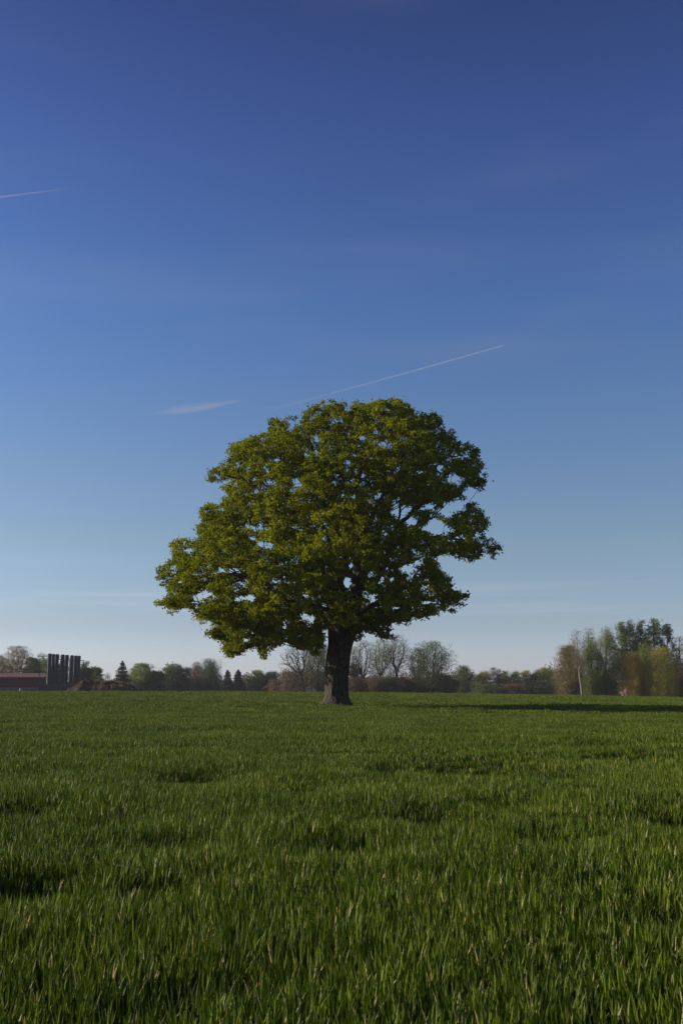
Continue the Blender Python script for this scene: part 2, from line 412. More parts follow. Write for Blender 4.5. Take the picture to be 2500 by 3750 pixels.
def tubes(g, chains, sides=lambda r: 4 if r < .03 else (6 if r < .12 else 12), rmax_start=True, wob=None):
    VV, FF, n0 = [], [], 0
    for ch in chains:
        if len(ch) < 2: continue
        P = g.P[ch].astype(float); r = g.r[ch].copy()
        if rmax_start and g.par[ch[1]] == ch[0] and ch[0] != 0: r[0] = min(r[0], r[1]*1.25)
        T = np.gradient(P, axis=0); T /= (np.linalg.norm(T, axis=1)[:, None]+1e-9)
        mt = T.mean(0); ref = np.array([0, 0, 1.]) if abs(mt[2]) < .7 else np.array([1., 0, 0])
        U = np.cross(T, ref); U /= (np.linalg.norm(U, axis=1)[:, None]+1e-9); W = np.cross(T, U)
        k = sides(r.max()); an = np.arange(k)*2*np.pi/k
        rr = r[:, None]*np.ones(k)[None]
        if wob is not None: rr = wob(P, rr, an, r)
        V = P[:, None] + U[:, None]*(np.cos(an)[None, :]*rr)[..., None] + W[:, None]*(np.sin(an)[None, :]*rr)[..., None]
        m = len(ch); a = np.arange(m-1)[:, None]*k; b = np.arange(k)[None]
        F = np.stack([a+b, a+(b+1) % k, a+k+(b+1) % k, a+k+b], -1).reshape(-1, 4) + n0
        VV.append(V.reshape(-1, 3)); FF.append(F); n0 += m*k
    if not VV: return np.zeros((0, 3)), np.zeros((0, 4), int)
    return np.vstack(VV), np.vstack(FF)

def leaves(C, size, rs, up=.5, aspect=.62, sun=None, hang=0.):
    """diamond leaves, slightly folded; C (n,3) centres, size (n,)"""
    n = len(C)
    N_ = rs.normal(0, 1, (n, 3)); N_[:, 2] = np.abs(N_[:, 2])*.6 + up*1.6; N_ /= np.linalg.norm(N_, axis=1)[:, None]
    A = rs.normal(0, 1, (n, 3)); A[:, 2] -= hang*3; A -= N_*(A*N_).sum(1)[:, None]; A /= np.linalg.norm(A, axis=1)[:, None]
    B = np.cross(N_, A); s = size[:, None]
    V = np.stack([C - A*s*.5, C + B*s*aspect*.5 - A*s*.02 + N_*s*.12, C + A*s*.5 - N_*s*.05, C - B*s*aspect*.5 - A*s*.02 + N_*s*.12], 1).reshape(-1, 3)
    F = (np.arange(n)*4)[:, None] + np.arange(4)[None]
    return V, F

# ------------------------------------------------------------------ the oak
DT = 59.0
def oc(x, y): return 500 + x*.893, 1400 + y*.893               # crop used for tracing -> photograph pixels
POLY = np.array([(72,785),(110,745),(150,735),(138,665),(190,640),(240,650),(272,642),(248,600),(243,570),(275,558),(258,520),(290,493),(340,508),(368,470),(362,440),(345,418),(300,408),(292,380),(330,343),(368,330),(385,300),(378,262),(430,250),(450,215),(520,205),(548,190),(553,140),(600,165),(650,125),(705,120),(725,100),(780,72),(840,75),(885,68),(920,92),(960,92),(990,72),(1040,66),(1095,78),(1122,112),(1150,128),(1190,118),(1247,135),(1257,200),(1305,203),(1335,250),(1380,262),(1412,290),(1415,340),(1437,370),(1430,390),(1405,442),(1370,432),(1335,440),(1338,480),(1390,500),(1420,540),(1442,580),(1425,620),(1470,650),(1497,685),(1460,727),(1420,710),(1370,735),(1300,720),(1240,700),(1215,720),(1235,770),(1285,800),(1290,850),(1357,868),(1330,920),(1295,942),(1250,930),(1220,950),(1170,977),(1130,950),(1110,992),(1070,997),(1052,965),(1030,1000),(1052,1052),(1010,1052),(960,1030),(935,1012),(915,1048),(890,1065),(870,1000),(790,1010),(775,1110),(730,1118),(690,1095),(640,1080),(620,1050),(590,1077),(560,1082),(520,1130),(500,1082),(440,1097),(390,1130),(365,1102),(350,1062),(288,1032),(310,1000),(330,958),(270,982),(230,967),(240,930),(190,930),(140,948),(120,920),(80,925),(95,870),(75,850),(66,820)], float)
def inside(x, y, poly):
    c = np.zeros(len(x), bool); j = len(poly)-1
    for i in range(len(poly)):
        xi, yi = poly[i]; xj, yj = poly[j]
        t = ((yi > y) != (yj > y)) & (x < (xj-xi)*(y-yi)/(yj-yi+1e-12)+xi); c ^= t; j = i
    return c
HOLES = [(860,822,22,40),(1075,530,46,30),(1125,570,30,22),(1240,600,56,34),(1215,575,30,22),(1240,352,20,24),(660,415,24,22),(545,672,30,22),(515,665,26,16),(905,645,16,16),(1112,765,36,22),(1300,395,44,20),(1195,508,34,16),(1310,500,50,22),
         (740,235,14,20),(915,372,16,20),(980,205,14,16),(690,960,22,20),(720,975,16,26),(400,770,26,18),(345,770,16,18),(290,870,34,20),(420,890,36,14),(1270,540,30,20),(1180,600,20,14),(1330,640,28,12),(975,915,22,18),(1180,905,26,12),(775,925,22,22),(470,885,24,14),(640,600,18,10),(1000,470,24,16),(770,640,14,12),(370,410,30,10),(520,350,16,10),(1150,740,20,10),(850,250,10,14),(1000,820,18,14),(1045,810,14,14),(870,330,14,12),(700,300,18,12),(575,320,14,8),(1160,370,22,10),(480,640,18,10),(610,990,14,30),(450,1060,16,14),(1060,925,20,10), (210,690,30,14),(120,810,14,10),(180,820,12,10)]
def world_from_crop(x, y, dep):
    px, py = oc(x, y); return at(px, py, DT+dep)
def rowspan(y):
    xs_ = []
    j = len(POLY)-1
    for i in range(len(POLY)):
        (xi, yi), (xj, yj) = POLY[i], POLY[j]
        if (yi > y) != (yj > y): xs_.append((xj-xi)*(y-yi)/(yj-yi)+xi)
        j = i
    return (min(xs_), max(xs_)) if xs_ else (800, 830)
SPAN = np.array([rowspan(y) for y in range(60, 1135)])
rs = np.random.RandomState(21)
def oak_clumps(n):
    out = []
    while len(out) < n:
        x, y = rs.uniform(60, 1500), rs.uniform(70, 1125)
        if not inside(np.array([x]), np.array([y]), POLY)[0]: continue
        a, b = SPAN[int(y)-60]
        # smooth the span over neighbouring rows
        sl = SPAN[max(0, int(y)-150):int(y)+90]; a = min(a, sl[:, 0].mean()); b = max(b, sl[:, 1].mean())
        xc, hw = (a+b)/2, (b-a)/2
        if y > 960:
            if x > 800: xc, hw = 950, 170
            else: xc, hw = 540, 300
        d = max(.06, 1-((x-xc)/hw)**2)
        D = .92*hw/69*math.sqrt(d)
        D = min(D, 9.0)
        u = rs.uniform(-1, 1)
        if abs(u) < .62 and rs.rand() < .55 and min(abs(x-a), abs(x-b)) > 120 and y > 220: u = math.copysign(rs.uniform(.62, 1), u)
        out.append((x, y, u*D))
    low = 0
    while low < 110:          # the skirt of foliage hanging low on both sides of the bole
        x, y = rs.uniform(230, 1060), rs.uniform(930, 1118)
        if inside(np.array([x]), np.array([y]), POLY)[0] and abs(x-830) > 70:
            out.append((x, y, rs.uniform(-1, 1)*(3.2 if x < 700 else 2.0) - .6)); low += 1
    return np.array(out)
CL = oak_clumps(1200)
# spread the clumps: drop those crowding another
keep = []
W_ = np.array([world_from_crop(*c) for c in CL])
for i in range(len(CL)):
    if all(np.linalg.norm((W_[i]-W_[k])*np.array([1, 1, 1.4])) > .98 for k in keep): keep.append(i)
CL, W_ = CL[keep], W_[keep]
ATT, CID = [], []
def to_crop(Pw):
    """project world points back to tracing-crop pixels"""
    d = Pw - np.array([0, 0, EYE]); c, s_ = math.cos(PITCH), math.sin(PITCH)
    fw = d[:, 1]*c + d[:, 2]*s_; up = -d[:, 1]*s_ + d[:, 2]*c
    px = 1250 + d[:, 0]/fw*FPX; py = 1875 - up/fw*FPX
    return (px-500)/.893, (py-1400)/.893
for i, w in enumerate(W_):
    rad = rs.uniform(.42, 1.0); m = int(21*rad**1.6)+4
    v = rs.normal(0, 1, (m, 3)); v /= np.linalg.norm(v, axis=1)[:, None]; v *= rs.uniform(.35, 1, (m, 1))**.5
    p = w + v*np.array([rad, rad, rad*.72])
    ATT.append(p); CID += [i]*m
extra = oak_clumps(700)                      # single sprays filling between the clumps
ex = np.array([world_from_crop(*c) for c in extra]); ATT.append(ex); CID += list(rs.randint(0, len(W_), len(ex)))
ATT = np.vstack(ATT); CID = np.array(CID)
cx, cy = to_crop(ATT)
ok = inside(cx, cy, POLY)
for hx, hy, hw, hh in HOLES: ok &= (((cx-hx)/(hw*1.15))**2 + ((cy-hy)/(hh*1.15))**2) > rs.uniform(.35, 1.35, len(cx))
# keep the fork and the bole free of leaves in front
ok &= ~((np.abs(cx-825) < 60) & (cy > 1010))
ok &= ~((cx > 872) & (cx < 930) & (cy > 735) & (cy < 900) & (ATT[:, 1] < DT+.6)) # the upper stem shows here
ATT, CID = ATT[ok], CID[ok]
print('oak clumps', len(W_), 'attractors', len(ATT))

g = Grow(90000)
w = world_from_crop
bole = g.limb([w(818,1322,0), w(820,1290,0), w(822,1200,0), w(829,1120,0), w(838,1050,0), w(845,1000,0)], .66, .72, rs=None, step=.22)
for i in bole:    # measured widths up the bole
    _, yy_ = to_crop(g.P[i:i+1].astype(float)); g.rmin[i] = np.interp(yy_[0], [1000, 1030, 1060, 1100, 1200, 1260, 1290, 1308, 1322], [.86, .82, .76, .70, .67, .66, .68, .76, .90])
    g.block[i] = 2
root_top = bole[-2]
LIMBS = [
 # (points(crop x, crop y, depth)), r0, r1)
 ([(888,940,.1),(903,860,.1),(912,760,.0),(905,660,.2),(925,560,.5),(905,450,.4),(915,340,.2),(950,220,.0),(990,110,0)], .42, .07),   # main right stem
 ([(800,960,-.3),(800,880,-.5),(812,845,-.3),(845,790,0),(860,730,.3),(830,640,.8),(800,520,1.2),(760,400,1.4),(720,290,1.0),(700,170,.6)], .27, .05),   # inner left stem
 ([(760,965,-.2),(735,935,-.4),(700,915,-.6),(640,935,-1.2),(560,960,-1.8),(470,990,-2.2),(400,1040,-2.4)], .28, .04),     # lower left limb
 ([(800,900,-.6),(770,800,-.9),(700,770,-1.0),(610,760,-1.4),(520,790,-1.8),(440,795,-2.0),(370,790,-1.6),(250,800,-1.0),(130,820,-.6)], .24, .04),
 ([(790,860,.5),(720,700,1.2),(640,600,1.6),(540,560,2.2),(430,560,2.4),(320,560,2.0)], .20, .04),
 ([(900,690,-.2),(820,600,-.9),(740,540,-1.4),(640,480,-1.8),(560,430,-1.6),(470,410,-1.2),(360,380,-.6)], .17, .035),
 ([(940,930,-.2),(1000,912,-.6),(1060,912,-1.0),(1130,900,-1.2),(1200,885,-1.1),(1280,870,-1.0)], .20, .04),             # lower right limb
 ([(960,840,.5),(1020,740,1.0),(1060,620,.9),(1110,550,.4),(1160,500,.1),(1200,430,0),(1240,330,.3),(1330,300,.4)], .21, .04),
 ([(1000,720,-1),(1080,660,-1.6),(1180,640,-1.8),(1290,640,-1.6),(1390,660,-1.2)], .15, .035),
 ([(930,620,.6),(1000,480,1.6),(1060,350,2.2),(1120,250,2.0),(1180,170,1.6)], .16, .035),
 ([(850,900,-1.0),(830,800,-2.4),(800,700,-3.8),(770,600,-5.0),(740,500,-5.8),(730,380,-5.4)], .2, .04),                     # towards the viewer
 ([(870,920,-.9),(900,830,-2.6),(960,720,-4.2),(1000,600,-5.4),(1010,480,-5.8),(1000,360,-5.0)], .2, .04),
 ([(830,960,-1.0),(780,930,-2.6),(700,910,-4.2),(620,890,-5.8),(540,850,-6.8)], .18, .04),
 ([(880,960,-.9),(930,940,-2.4),(980,900,-4.0),(1040,860,-5.2)], .15, .04),
 ([(850,900,1.0),(820,800,2.6),(760,700,4.2),(700,600,5.6),(680,480,5.8),(700,350,5.0)], .2, .04),                          # away from the viewer
 ([(880,900,1.0),(930,800,2.8),(990,700,4.4),(1060,600,5.6),(1080,480,5.8),(1040,340,5.0)], .2, .04),
 ([(800,950,.9),(720,900,2.6),(620,850,4.4),(520,820,5.8),(430,800,6.0)], .18, .04),
 ([(880,960,.9),(960,930,2.6),(1040,880,4.2),(1130,830,5.0)], .15, .04),
 ([(760,1000,-.3),(735,1030,-.7),(700,1050,-1.0)], .07, .02),
 ([(905,1000,.2),(935,1010,.3),(985,1020,.4)], .07, .02),
]
limb_ids = []
for k, (pts, r0, r1) in enumerate(LIMBS):
    limb_ids.append(g.limb([w(*p) for p in pts], r0, r1, par=root_top if pts[0][1] > 850 else min(range(g.n), key=lambda i: np.linalg.norm(g.P[i]-w(*pts[0])) + (9 if g.tag[i] == 0 else 0)), tg=k+1, rs=rs, jit=.045, step=.33))
def in_crown(Q):
    x_, y_ = to_crop(Q.astype(float)); return inside(x_, y_, POLY)
g.attract(ATT, bf=.22, step=.38, rs=rs, jit=.035, lift=.06, mid_ok=in_crown)
g.radii(.007, 2.25)
print('oak nodes', g.n)
base = w(818,1322,0)
gz = float(ground_z(base[0], base[1]))
base[2] = gz
oak = empty('oak_tree', base)
tag(oak, 'large lone oak in fresh yellow-green leaf standing in the middle of the wheat field', 'tree')
def bole_wob(P, rr, an, r):
    s = np.where(r[:, None] > .25, 1.0, 0.0); z = P[:, 2:3]-gz
    flare = .22*np.exp(-np.maximum(z, 0)/.35)
    rr = rr*(1 + s*(flare*(.5+.9*np.sin(an*3+.6)[None]**2) + .04*np.sin(an*7+z*1.3)[:, :] + .025*np.sin(an*13-z*2.1) + .03*np.sin(z*2.3+an*2)))
    return rr + np.where(an[None] > 0, 0, 0)
sd_f = lambda r: 4 if r < .03 else (7 if r < .12 else (14 if r < .5 else 48))
chs = g.chains(); bylimb = {}
for ch in chs: bylimb.setdefault(int(g.tag[ch[1]]) if len(ch) > 1 else 0, []).append(ch)
off = base
for k in sorted(bylimb):
    V, F = tubes(g, bylimb[k], sd_f, wob=bole_wob)
    if len(V) == 0: continue
    o = link('trunk' if k == 0 else 'limb', np_mesh('oak_wood', V-off, [F], [M['oak_bark']]), oak)
# foliage
M['oak_leaf'] = foliage_mat('young oak leaf', (.105,.128,.003), (.27,.285,.004), transl=.38, rough=.6, spec=.06, world_scale=.35)
m_per = 27
tv = rs.uniform(0, 1, len(W_))
n = len(ATT)
jit = rs.normal(0, 1, (n, m_per, 3))*np.array([.125, .125, .085])
C = (ATT[:, None] + jit).reshape(-1, 3)
vary = np.repeat(np.clip(tv[CID]*.45 + rs.uniform(0, .55, n), 0, 1), m_per)
sz = rs.uniform(.105, .20, len(C))
lx, ly = to_crop(C); okk = np.ones(len(C), bool)
for hx, hy, hw, hh in HOLES: okk &= (((lx-hx)/hw)**2 + ((ly-hy)/hh)**2) > np.repeat(rs.uniform(.0, .7, n), m_per)
C, vary, sz = C[okk], vary[okk], sz[okk]
V, F = leaves(C, sz, rs, up=.35, aspect=.7)
link('crown', np_mesh('oak_leaves', V-off, [F], [M['oak_leaf']], attr=np.repeat(vary, 4), smooth=False), oak)
print('oak leaves', len(F))

# ------------------------------------------------------------------ trees of the background
def prof(kind, t):
    if kind == 'round': return np.sqrt(np.clip(1-(2*t-1)**2, 0, 1))*.96+.04
    if kind == 'spread': return np.where(t < .55, .35+.65*np.sqrt(t/.55), np.sqrt(np.clip(1-((t-.55)/.45)**2, 0, 1)))
    if kind == 'egg': return np.where(t < .35, .6+.4*t/.35, np.sqrt(np.clip(1-((t-.35)/.65)**2, 0, 1)))
    if kind == 'column': return np.where(t < .3, .55+.45*t/.3, np.clip(1-((t-.3)/.7)**2.2, 0, 1)*.9+.08)
    return 1-t

def make_tree(name, label, cat, px, top, wpx, Y, kind='round', crown0=.25, n=420, leafm=12, leaf=.2, mat=None, bark='bark', twig=None, tip=.014,
              base_px=None, hang=0, tuft=.35, gaps=.5, seed=0, group='trees along the far edge of the field', trunk_r=None, mid=0, flat=1.0, stems=1, foli_up=.2, fork=.35):
    rs = np.random.RandomState(seed*7+13)
    tp = at(px, top, Y); bx = at(base_px if base_px else px, HORIZON, Y)[0]
    z0 = float(ground_z(bx, Y)) - .05
    H = tp[2]-z0; W = wpx/FPX*Y/2
    dx = tp[0]-bx
    g = Grow(30000); r0 = trunk_r or max(.12, H*.018)
    ids_all = []
    for s in range(stems):
        sx = 0 if stems == 1 else (s-(stems-1)/2)*W*.35
        top_f = fork if kind in ('spread', 'round') else .95
        pts = [(sx*.2, 0, 0)] if s == 0 else []
        m = 5
        for k in range(1, m+1):
            f = k/m*top_f; pts.append((sx*(.2+.8*f) + dx*f + rs.normal(0, .012)*H*.4, rs.normal(0, .012)*H*.4, f*H))
        if s == 0: ids = g.limb(pts, r0, r0*(.75 if kind in ('spread', 'round') else .12), step=H/28)
        else: ids = g.limb(pts, r0*.7, r0*.4, par=0, step=H/28)
        for i in ids:
            if g.P[i][2] < crown0*H*.8: g.block[i] = 1
        ids_all += ids
    if kind in ('spread', 'round'):
        for q in range(6 if kind == 'spread' else 5):
            a = q*2*np.pi/5.5 + rs.uniform(-.3, .3); rr_ = W*rs.uniform(.25, .6); zt = H*rs.uniform(.68, .88)
            st = ids_all[-1 - rs.randint(0, max(1, len(ids_all)//5))]; p0 = g.P[st]
            p2 = np.array([dx + rr_*math.cos(a), rr_*math.sin(a), zt]); p1 = p0*.45 + p2*.55 + np.array([math.cos(a)*W*.12, math.sin(a)*W*.12, -H*.03])
            g.limb([p1, p2], r0*.55, r0*.12, par=st, step=H/26, rs=rs, jit=H*.004)
    # attractors in clumps
    nc = max(14, n//6); A = []
    while len(A) < nc:
        t = rs.uniform(0, 1); R_ = prof(kind, np.array([t]))[0]*W
        u = rs.uniform(0, 1)**.5; a = rs.uniform(0, 2*np.pi)
        if rs.rand() > .25 + .75*(R_/W): continue
        z = H*(crown0 + (1-crown0)*t*.985)
        f = z/H
        A.append((dx*f + u*R_*math.cos(a)*.94, u*R_*math.sin(a)*.94, z))
    A = np.array(A); cr_ = W*.34*(1-gaps*.3); cz_ = max(cr_*.55, H*.035)
    At = (A[rs.randint(0, nc, n)] + rs.normal(0, 1, (n, 3))*np.array([cr_*.6, cr_*.6, cz_ if not hang else max(cz_, cr_)]))
    At[:, 2] = np.clip(At[:, 2], H*.04, H*1.0)
    g.attract(At, bf=.25, step=max(.5, H/22), rs=rs, jit=.05, lift=.05 if not hang else .12)
    g.radii(tip, 2.3)
    root = empty(name, (bx, Y, z0)); tag(root, label, cat, group)
    chs = g.chains()
    thick = [c for c in chs if g.r[c[1] if len(c) > 1 else 0] > tip*2.2]; thin = [c for c in chs if not g.r[c[1] if len(c) > 1 else 0] > tip*2.2]
    V, F = tubes(g, thick, lambda r: 5 if r < .12 else 9)
    link('trunk', np_mesh('trunk', V, [F], [M[bark]]), root)
    Vt, Ft = tubes(g, thin, lambda r: 3)
    if leafm > 0:
        C = (At[:, None] + rs.normal(0, 1, (n, leafm, 3))*np.array([tuft, tuft, tuft*(.6 if not hang else 1.0)]))
        if hang: C[:, :, 2] -= np.abs(rs.normal(0, hang, (n, leafm)))
        C = C.reshape(-1, 3); C = C[C[:, 2] > .15]
        vy = np.clip(rs.uniform(0, 1, len(C)), 0, 1)
        VL, FL = leaves(C, rs.uniform(.6, 1.2, len(C))*leaf, rs, up=foli_up, aspect=.65 if not hang else .4, hang=1 if hang else 0)
        VV = np.vstack([Vt, VL]) if len(Vt) else VL
        mats = [M[twig or 'twig_grey'], M[mat]]
        me = np_mesh('crown', VV, ([Ft] if len(Ft) else []) + [FL+len(Vt)], mats, mat_idx=np.concatenate([np.zeros(len(Ft)), np.ones(len(FL))]),
                     attr=np.concatenate([np.full(len(Vt), .5), np.repeat(vy, 4)]), smooth=False)
    else:
        me = np_mesh('crown', Vt, [Ft], [M[twig or 'twig_grey']], smooth=False)
    link('crown', me, root)
    return root

def make_spruce(name, label, px, top, wpx, Y, mat, seed=0, group='trees along the far edge of the field'):
    rs = np.random.RandomState(seed+500)
    tp = at(px, top, Y); z0 = float(ground_z(tp[0], Y))-.05; H = tp[2]-z0; W = wpx/FPX*Y/2
    root = empty(name, (tp[0], Y, z0)); tag(root, label, 'tree', group)
    g = Grow(20000); ids = g.limb([(0,0,0), (.05,0,H*.5), (0,0,H)], H*.018, .02, step=H/40, rs=rs, jit=.01)
    C = []
    for lv in range(30):
        f = .06 + .92*lv/29; L = W*1.2*(1-f)**.72*rs.uniform(.75, 1.15) + .1
        k = 8 if f < .7 else 6
        for q in range(k):
            a = q*2*np.pi/k + rs.uniform(-.4, .4); Lq = L*rs.uniform(.75, 1.1)
            st = ids[min(len(ids)-1, int(f*len(ids)))]; p0 = g.P[st].astype(float)
            drop = -.12*Lq + .2*Lq*f
            p2 = p0 + np.array([math.cos(a)*Lq, math.sin(a)*Lq, drop]); p1 = p0*.5+p2*.5 + np.array([0, 0, -.05*Lq])
            g.limb([p1, p2], .05, .012, par=st, step=.6)
            m = int(10+46*Lq/W); t = rs.uniform(.15, 1, m)[:, None]
            c = (1-t)**2*p0 + 2*t*(1-t)*p1 + t*t*p2
            c += rs.normal(0, 1, (m, 3))*np.array([.22, .22, .10])*Lq/W*1.6; c[:, 2] -= np.abs(rs.normal(0, .16, m))
            C.append(c)
    g.radii(.01, 2.4)
    V, F = tubes(g, g.chains(), lambda r: 4 if r < .08 else 8)
    link('trunk', np_mesh('trunk', V, [F], [M['bark_dark']]), root)
    C = np.vstack(C)
    VL, FL = leaves(C, rs.uniform(.28, .5, len(C)), rs, up=.1, aspect=.35, hang=.4)
    link('crown', np_mesh('crown', VL, [FL], [M[mat]], attr=np.repeat(rs.uniform(0, 1, len(C)), 4), smooth=False), root)
    return root

fm = lambda k, a, b, t=.42: M.__setitem__(k, foliage_mat(k.replace('_', ' '), a, b, transl=t, world_scale=.12))
fm('leaf_bud_brown', (0.149,0.116,0.054), (0.255,0.203,0.085)); fm('leaf_olive', (0.064,0.089,0.025), (0.131,0.160,0.043))
fm('leaf_pale', (0.139,0.192,0.052), (0.294,0.346,0.102)); fm('leaf_green', (0.086,0.133,0.034), (0.184,0.245,0.063))
fm('leaf_greygreen', (0.090,0.118,0.055), (0.167,0.199,0.090)); fm('leaf_birch', (.11,.155,.030), (.24,.29,.06))
fm('leaf_gold', (.26,.185,.03), (.40,.30,.045)); fm('leaf_yellowgreen', (0.244,0.244,0.034), (0.431,0.389,0.058))
fm('leaf_rust', (.050,.032,.020), (.105,.062,.040)); fm('needle', (.010,.018,.013), (.024,.036,.022), .1); fm('needle_brown', (.022,.022,.014), (.045,.042,.024), .1)
fm('leaf_poplar', (.075,.11,.04), (.15,.19,.07)); fm('blossom', (.30,.19,.17), (.58,.40,.38), .3); fm('leaf_yellow', (0.277,0.277,0.070), (0.456,0.429,0.111))
fm('leaf_dark', (0.030,0.040,0.021), (0.064,0.076,0.036)); fm('leaf_brown', (0.105,0.070,0.043), (0.199,0.136,0.075))

def T(*a, **k):
    a = list(a)
    if len(a) > 9: a[9] = int(a[9]*1.6)          # more twig ends
    if len(a) > 10: a[10] = int(a[10]*1.5+1)
    if len(a) > 11: a[11] = a[11]*1.15
    if a[7] == 'spread': a[9] = int(a[9]*1.3); k['tip'] = k.get('tip', .014)*1.2
    return make_tree(*a, **k)
sq_ = iter(range(1, 400)); nx_ = lambda: next(sq_)
# left of the oak ---------------------------------------------------------
T('budding_tree', 'budding brown-leaved tree cut by the left edge of the photo behind the red barn', 'tree', 0, 2402, 84, 290, 'spread', .25, 520, 7, .2, 'leaf_bud_brown', twig='twig_brown', seed=nx_())
T('budding_tree', 'tall brown budding tree rising behind the red barn roof, left of the silos', 'tree', 66, 2369, 122, 288, 'spread', .22, 760, 7, .19, 'leaf_bud_brown', twig='twig_brown', seed=nx_())
T('leafy_tree', 'dark olive tree showing between the barn roof and the steel silo frame', 'tree', 122, 2412, 62, 300, 'round', .1, 420, 16, .26, 'leaf_olive', seed=nx_())
T('leafy_tree', 'pale green tree top behind the upper left corner of the silo frame', 'tree', 158, 2392, 52, 310, 'round', .15, 300, 12, .24, 'leaf_pale', seed=nx_())
T('leafy_tree', 'dark olive tree standing behind the black silos', 'tree', 215, 2428, 80, 300, 'round', .1, 360, 16, .26, 'leaf_olive', seed=nx_())
T('leafy_tree', 'olive green tree just right of the silo frame behind the earth mound', 'tree', 312, 2427, 62, 300, 'round', .08, 420, 16, .26, 'leaf_olive', seed=nx_())
T('leafy_tree', 'mid green tree sloping down between the silo frame and the large spruce', 'tree', 350, 2444, 62, 305, 'round', .08, 400, 16, .26, 'leaf_green', seed=nx_())
T('bare_tree', 'small bare grey tree between the mound trees and the large spruce', 'tree', 396, 2462, 32, 310, 'round', .2, 200, 2, .15, 'leaf_bud_brown', seed=nx_())
make_spruce('spruce_tree', 'broad dark spruce behind the right end of the earth mound', 450, 2421, 84, 290, 'needle', nx_())
T('leafy_tree', 'round pale green tree immediately right of the broad spruce', 'tree', 525, 2433, 96, 300, 'round', .12, 620, 12, .24, 'leaf_pale', seed=nx_())
T('leafy_tree', 'low bushy green tree right of the round pale tree', 'tree', 576, 2462, 66, 300, 'round', .05, 420, 15, .25, 'leaf_green', seed=nx_())
T('leafy_tree', 'grey-green tree left of the sparse see-through tree', 'tree', 638, 2433, 82, 305, 'round', .1, 560, 14, .24, 'leaf_greygreen', seed=nx_())
T('bare_tree', 'sparse grey see-through tree between the grey-green tree and the brown birch', 'tree', 688, 2438, 52, 305, 'spread', .15, 420, 5, .2, 'leaf_greygreen', seed=nx_())
T('birch_tree', 'brownish drooping birch directly left of the pale green birch', 'birch', 726, 2426, 62, 300, 'egg', .08, 480, 11, .22, 'leaf_brown', hang=.5, seed=nx_())
T('birch_tree', 'tall pale green drooping birch, highest between the broad spruce and the oak', 'birch', 771, 2415, 88, 300, 'egg', .05, 720, 14, .22, 'leaf_greygreen', hang=.6, seed=nx_())
make_spruce('spruce_tree', 'narrow dark spruce right of the tall pale birch', 834, 2455, 58, 295, 'needle', nx_())
make_spruce('spruce_tree', 'small brownish spruce left of the dark blue roof', 873, 2453, 72, 295, 'needle_brown', nx_())
T('bare_tree', 'small bare tree behind the dark blue roof', 'tree', 905, 2470, 42, 310, 'round', .15, 240, 4, .2, 'leaf_brown', seed=nx_())
T('leafy_tree', 'pale green tree right of the dark blue roof', 'tree', 945, 2458, 66, 300, 'round', .05, 440, 13, .23, 'leaf_pale', seed=nx_())
T('leafy_tree', 'green tree between the pale tree and the bare grey thicket', 'tree', 995, 2462, 62, 300, 'round', .05, 420, 13, .24, 'leaf_greygreen', seed=nx_())
T('bare_tree', 'bare grey tree left of the large leaning bare tree', 'tree', 1040, 2460, 56, 310, 'spread', .1, 420, 3, .18, 'leaf_brown', twig='twig_pale', seed=nx_())
T('bare_tree', 'large bare tree with leaning trunk beside the white house', 'tree', 1088, 2368, 138, 255, 'spread', .18, 1000, 1, .14, 'leaf_bud_brown', bark='bark_dark', base_px=1116, tip=.018, seed=nx_(), fork=.5)
T('bare_tree', 'slim bare tree directly above the white house', 'tree', 1140, 2372, 56, 260, 'spread', .3, 420, 3, .16, 'leaf_pale', bark='bark_dark', seed=nx_(), fork=.6)
T('bare_tree', 'slim bare tree second to the left of the oak trunk', 'tree', 1166, 2350, 62, 255, 'spread', .3, 480, 4, .16, 'leaf_pale', bark='bark_dark', seed=nx_(), fork=.6)
T('bare_tree', 'bare tree directly left of the oak trunk', 'tree', 1190, 2362, 60, 255, 'spread', .3, 480, 2, .16, 'leaf_pale', bark='bark_dark', seed=nx_(), fork=.6)
# right of the oak --------------------------------------------------------
T('bare_tree', 'bare tree partly hidden by the right edge of the oak trunk', 'tree', 1292, 2372, 66, 262, 'spread', .2, 520, 2, .15, 'leaf_bud_brown', bark='bark_dark', seed=nx_())
T('bare_tree', 'forked bare tree, first one standing clear right of the oak trunk', 'tree', 1328, 2344, 96, 255, 'spread', .28, 800, 1, .14, 'leaf_bud_brown', bark='bark_dark', seed=nx_())
T('bare_tree', 'thin pale budding tree between two bare dark trees', 'tree', 1393, 2342, 92, 258, 'spread', .22, 760, 4, .15, 'leaf_pale', bark='bark_dark', twig='twig_pale', seed=nx_())
T('bare_tree', 'tallest bare tree right of the oak with a straight trunk', 'tree', 1450, 2327, 108, 255, 'spread', .25, 950, 2, .15, 'leaf_bud_brown', bark='bark_dark', seed=nx_(), fork=.45)
T('bare_tree', 'medium bare tree left of the broad domed tree', 'tree', 1527, 2374, 76, 255, 'spread', .2, 620, 4, .15, 'leaf_olive', bark='bark_dark', seed=nx_())
T('bare_tree', 'broad domed tree with many spreading limbs right of the bare row', 'tree', 1585, 2350, 156, 250, 'spread', .16, 1250, 5, .16, 'leaf_olive', bark='bark_dark', base_px=1575, seed=nx_(), fork=.22)
T('budding_tree', 'small budding tree at the right foot of the broad domed tree', 'tree', 1693, 2440, 74, 270, 'spread', .2, 520, 7, .18, 'leaf_olive', bark='bark_dark', seed=nx_())
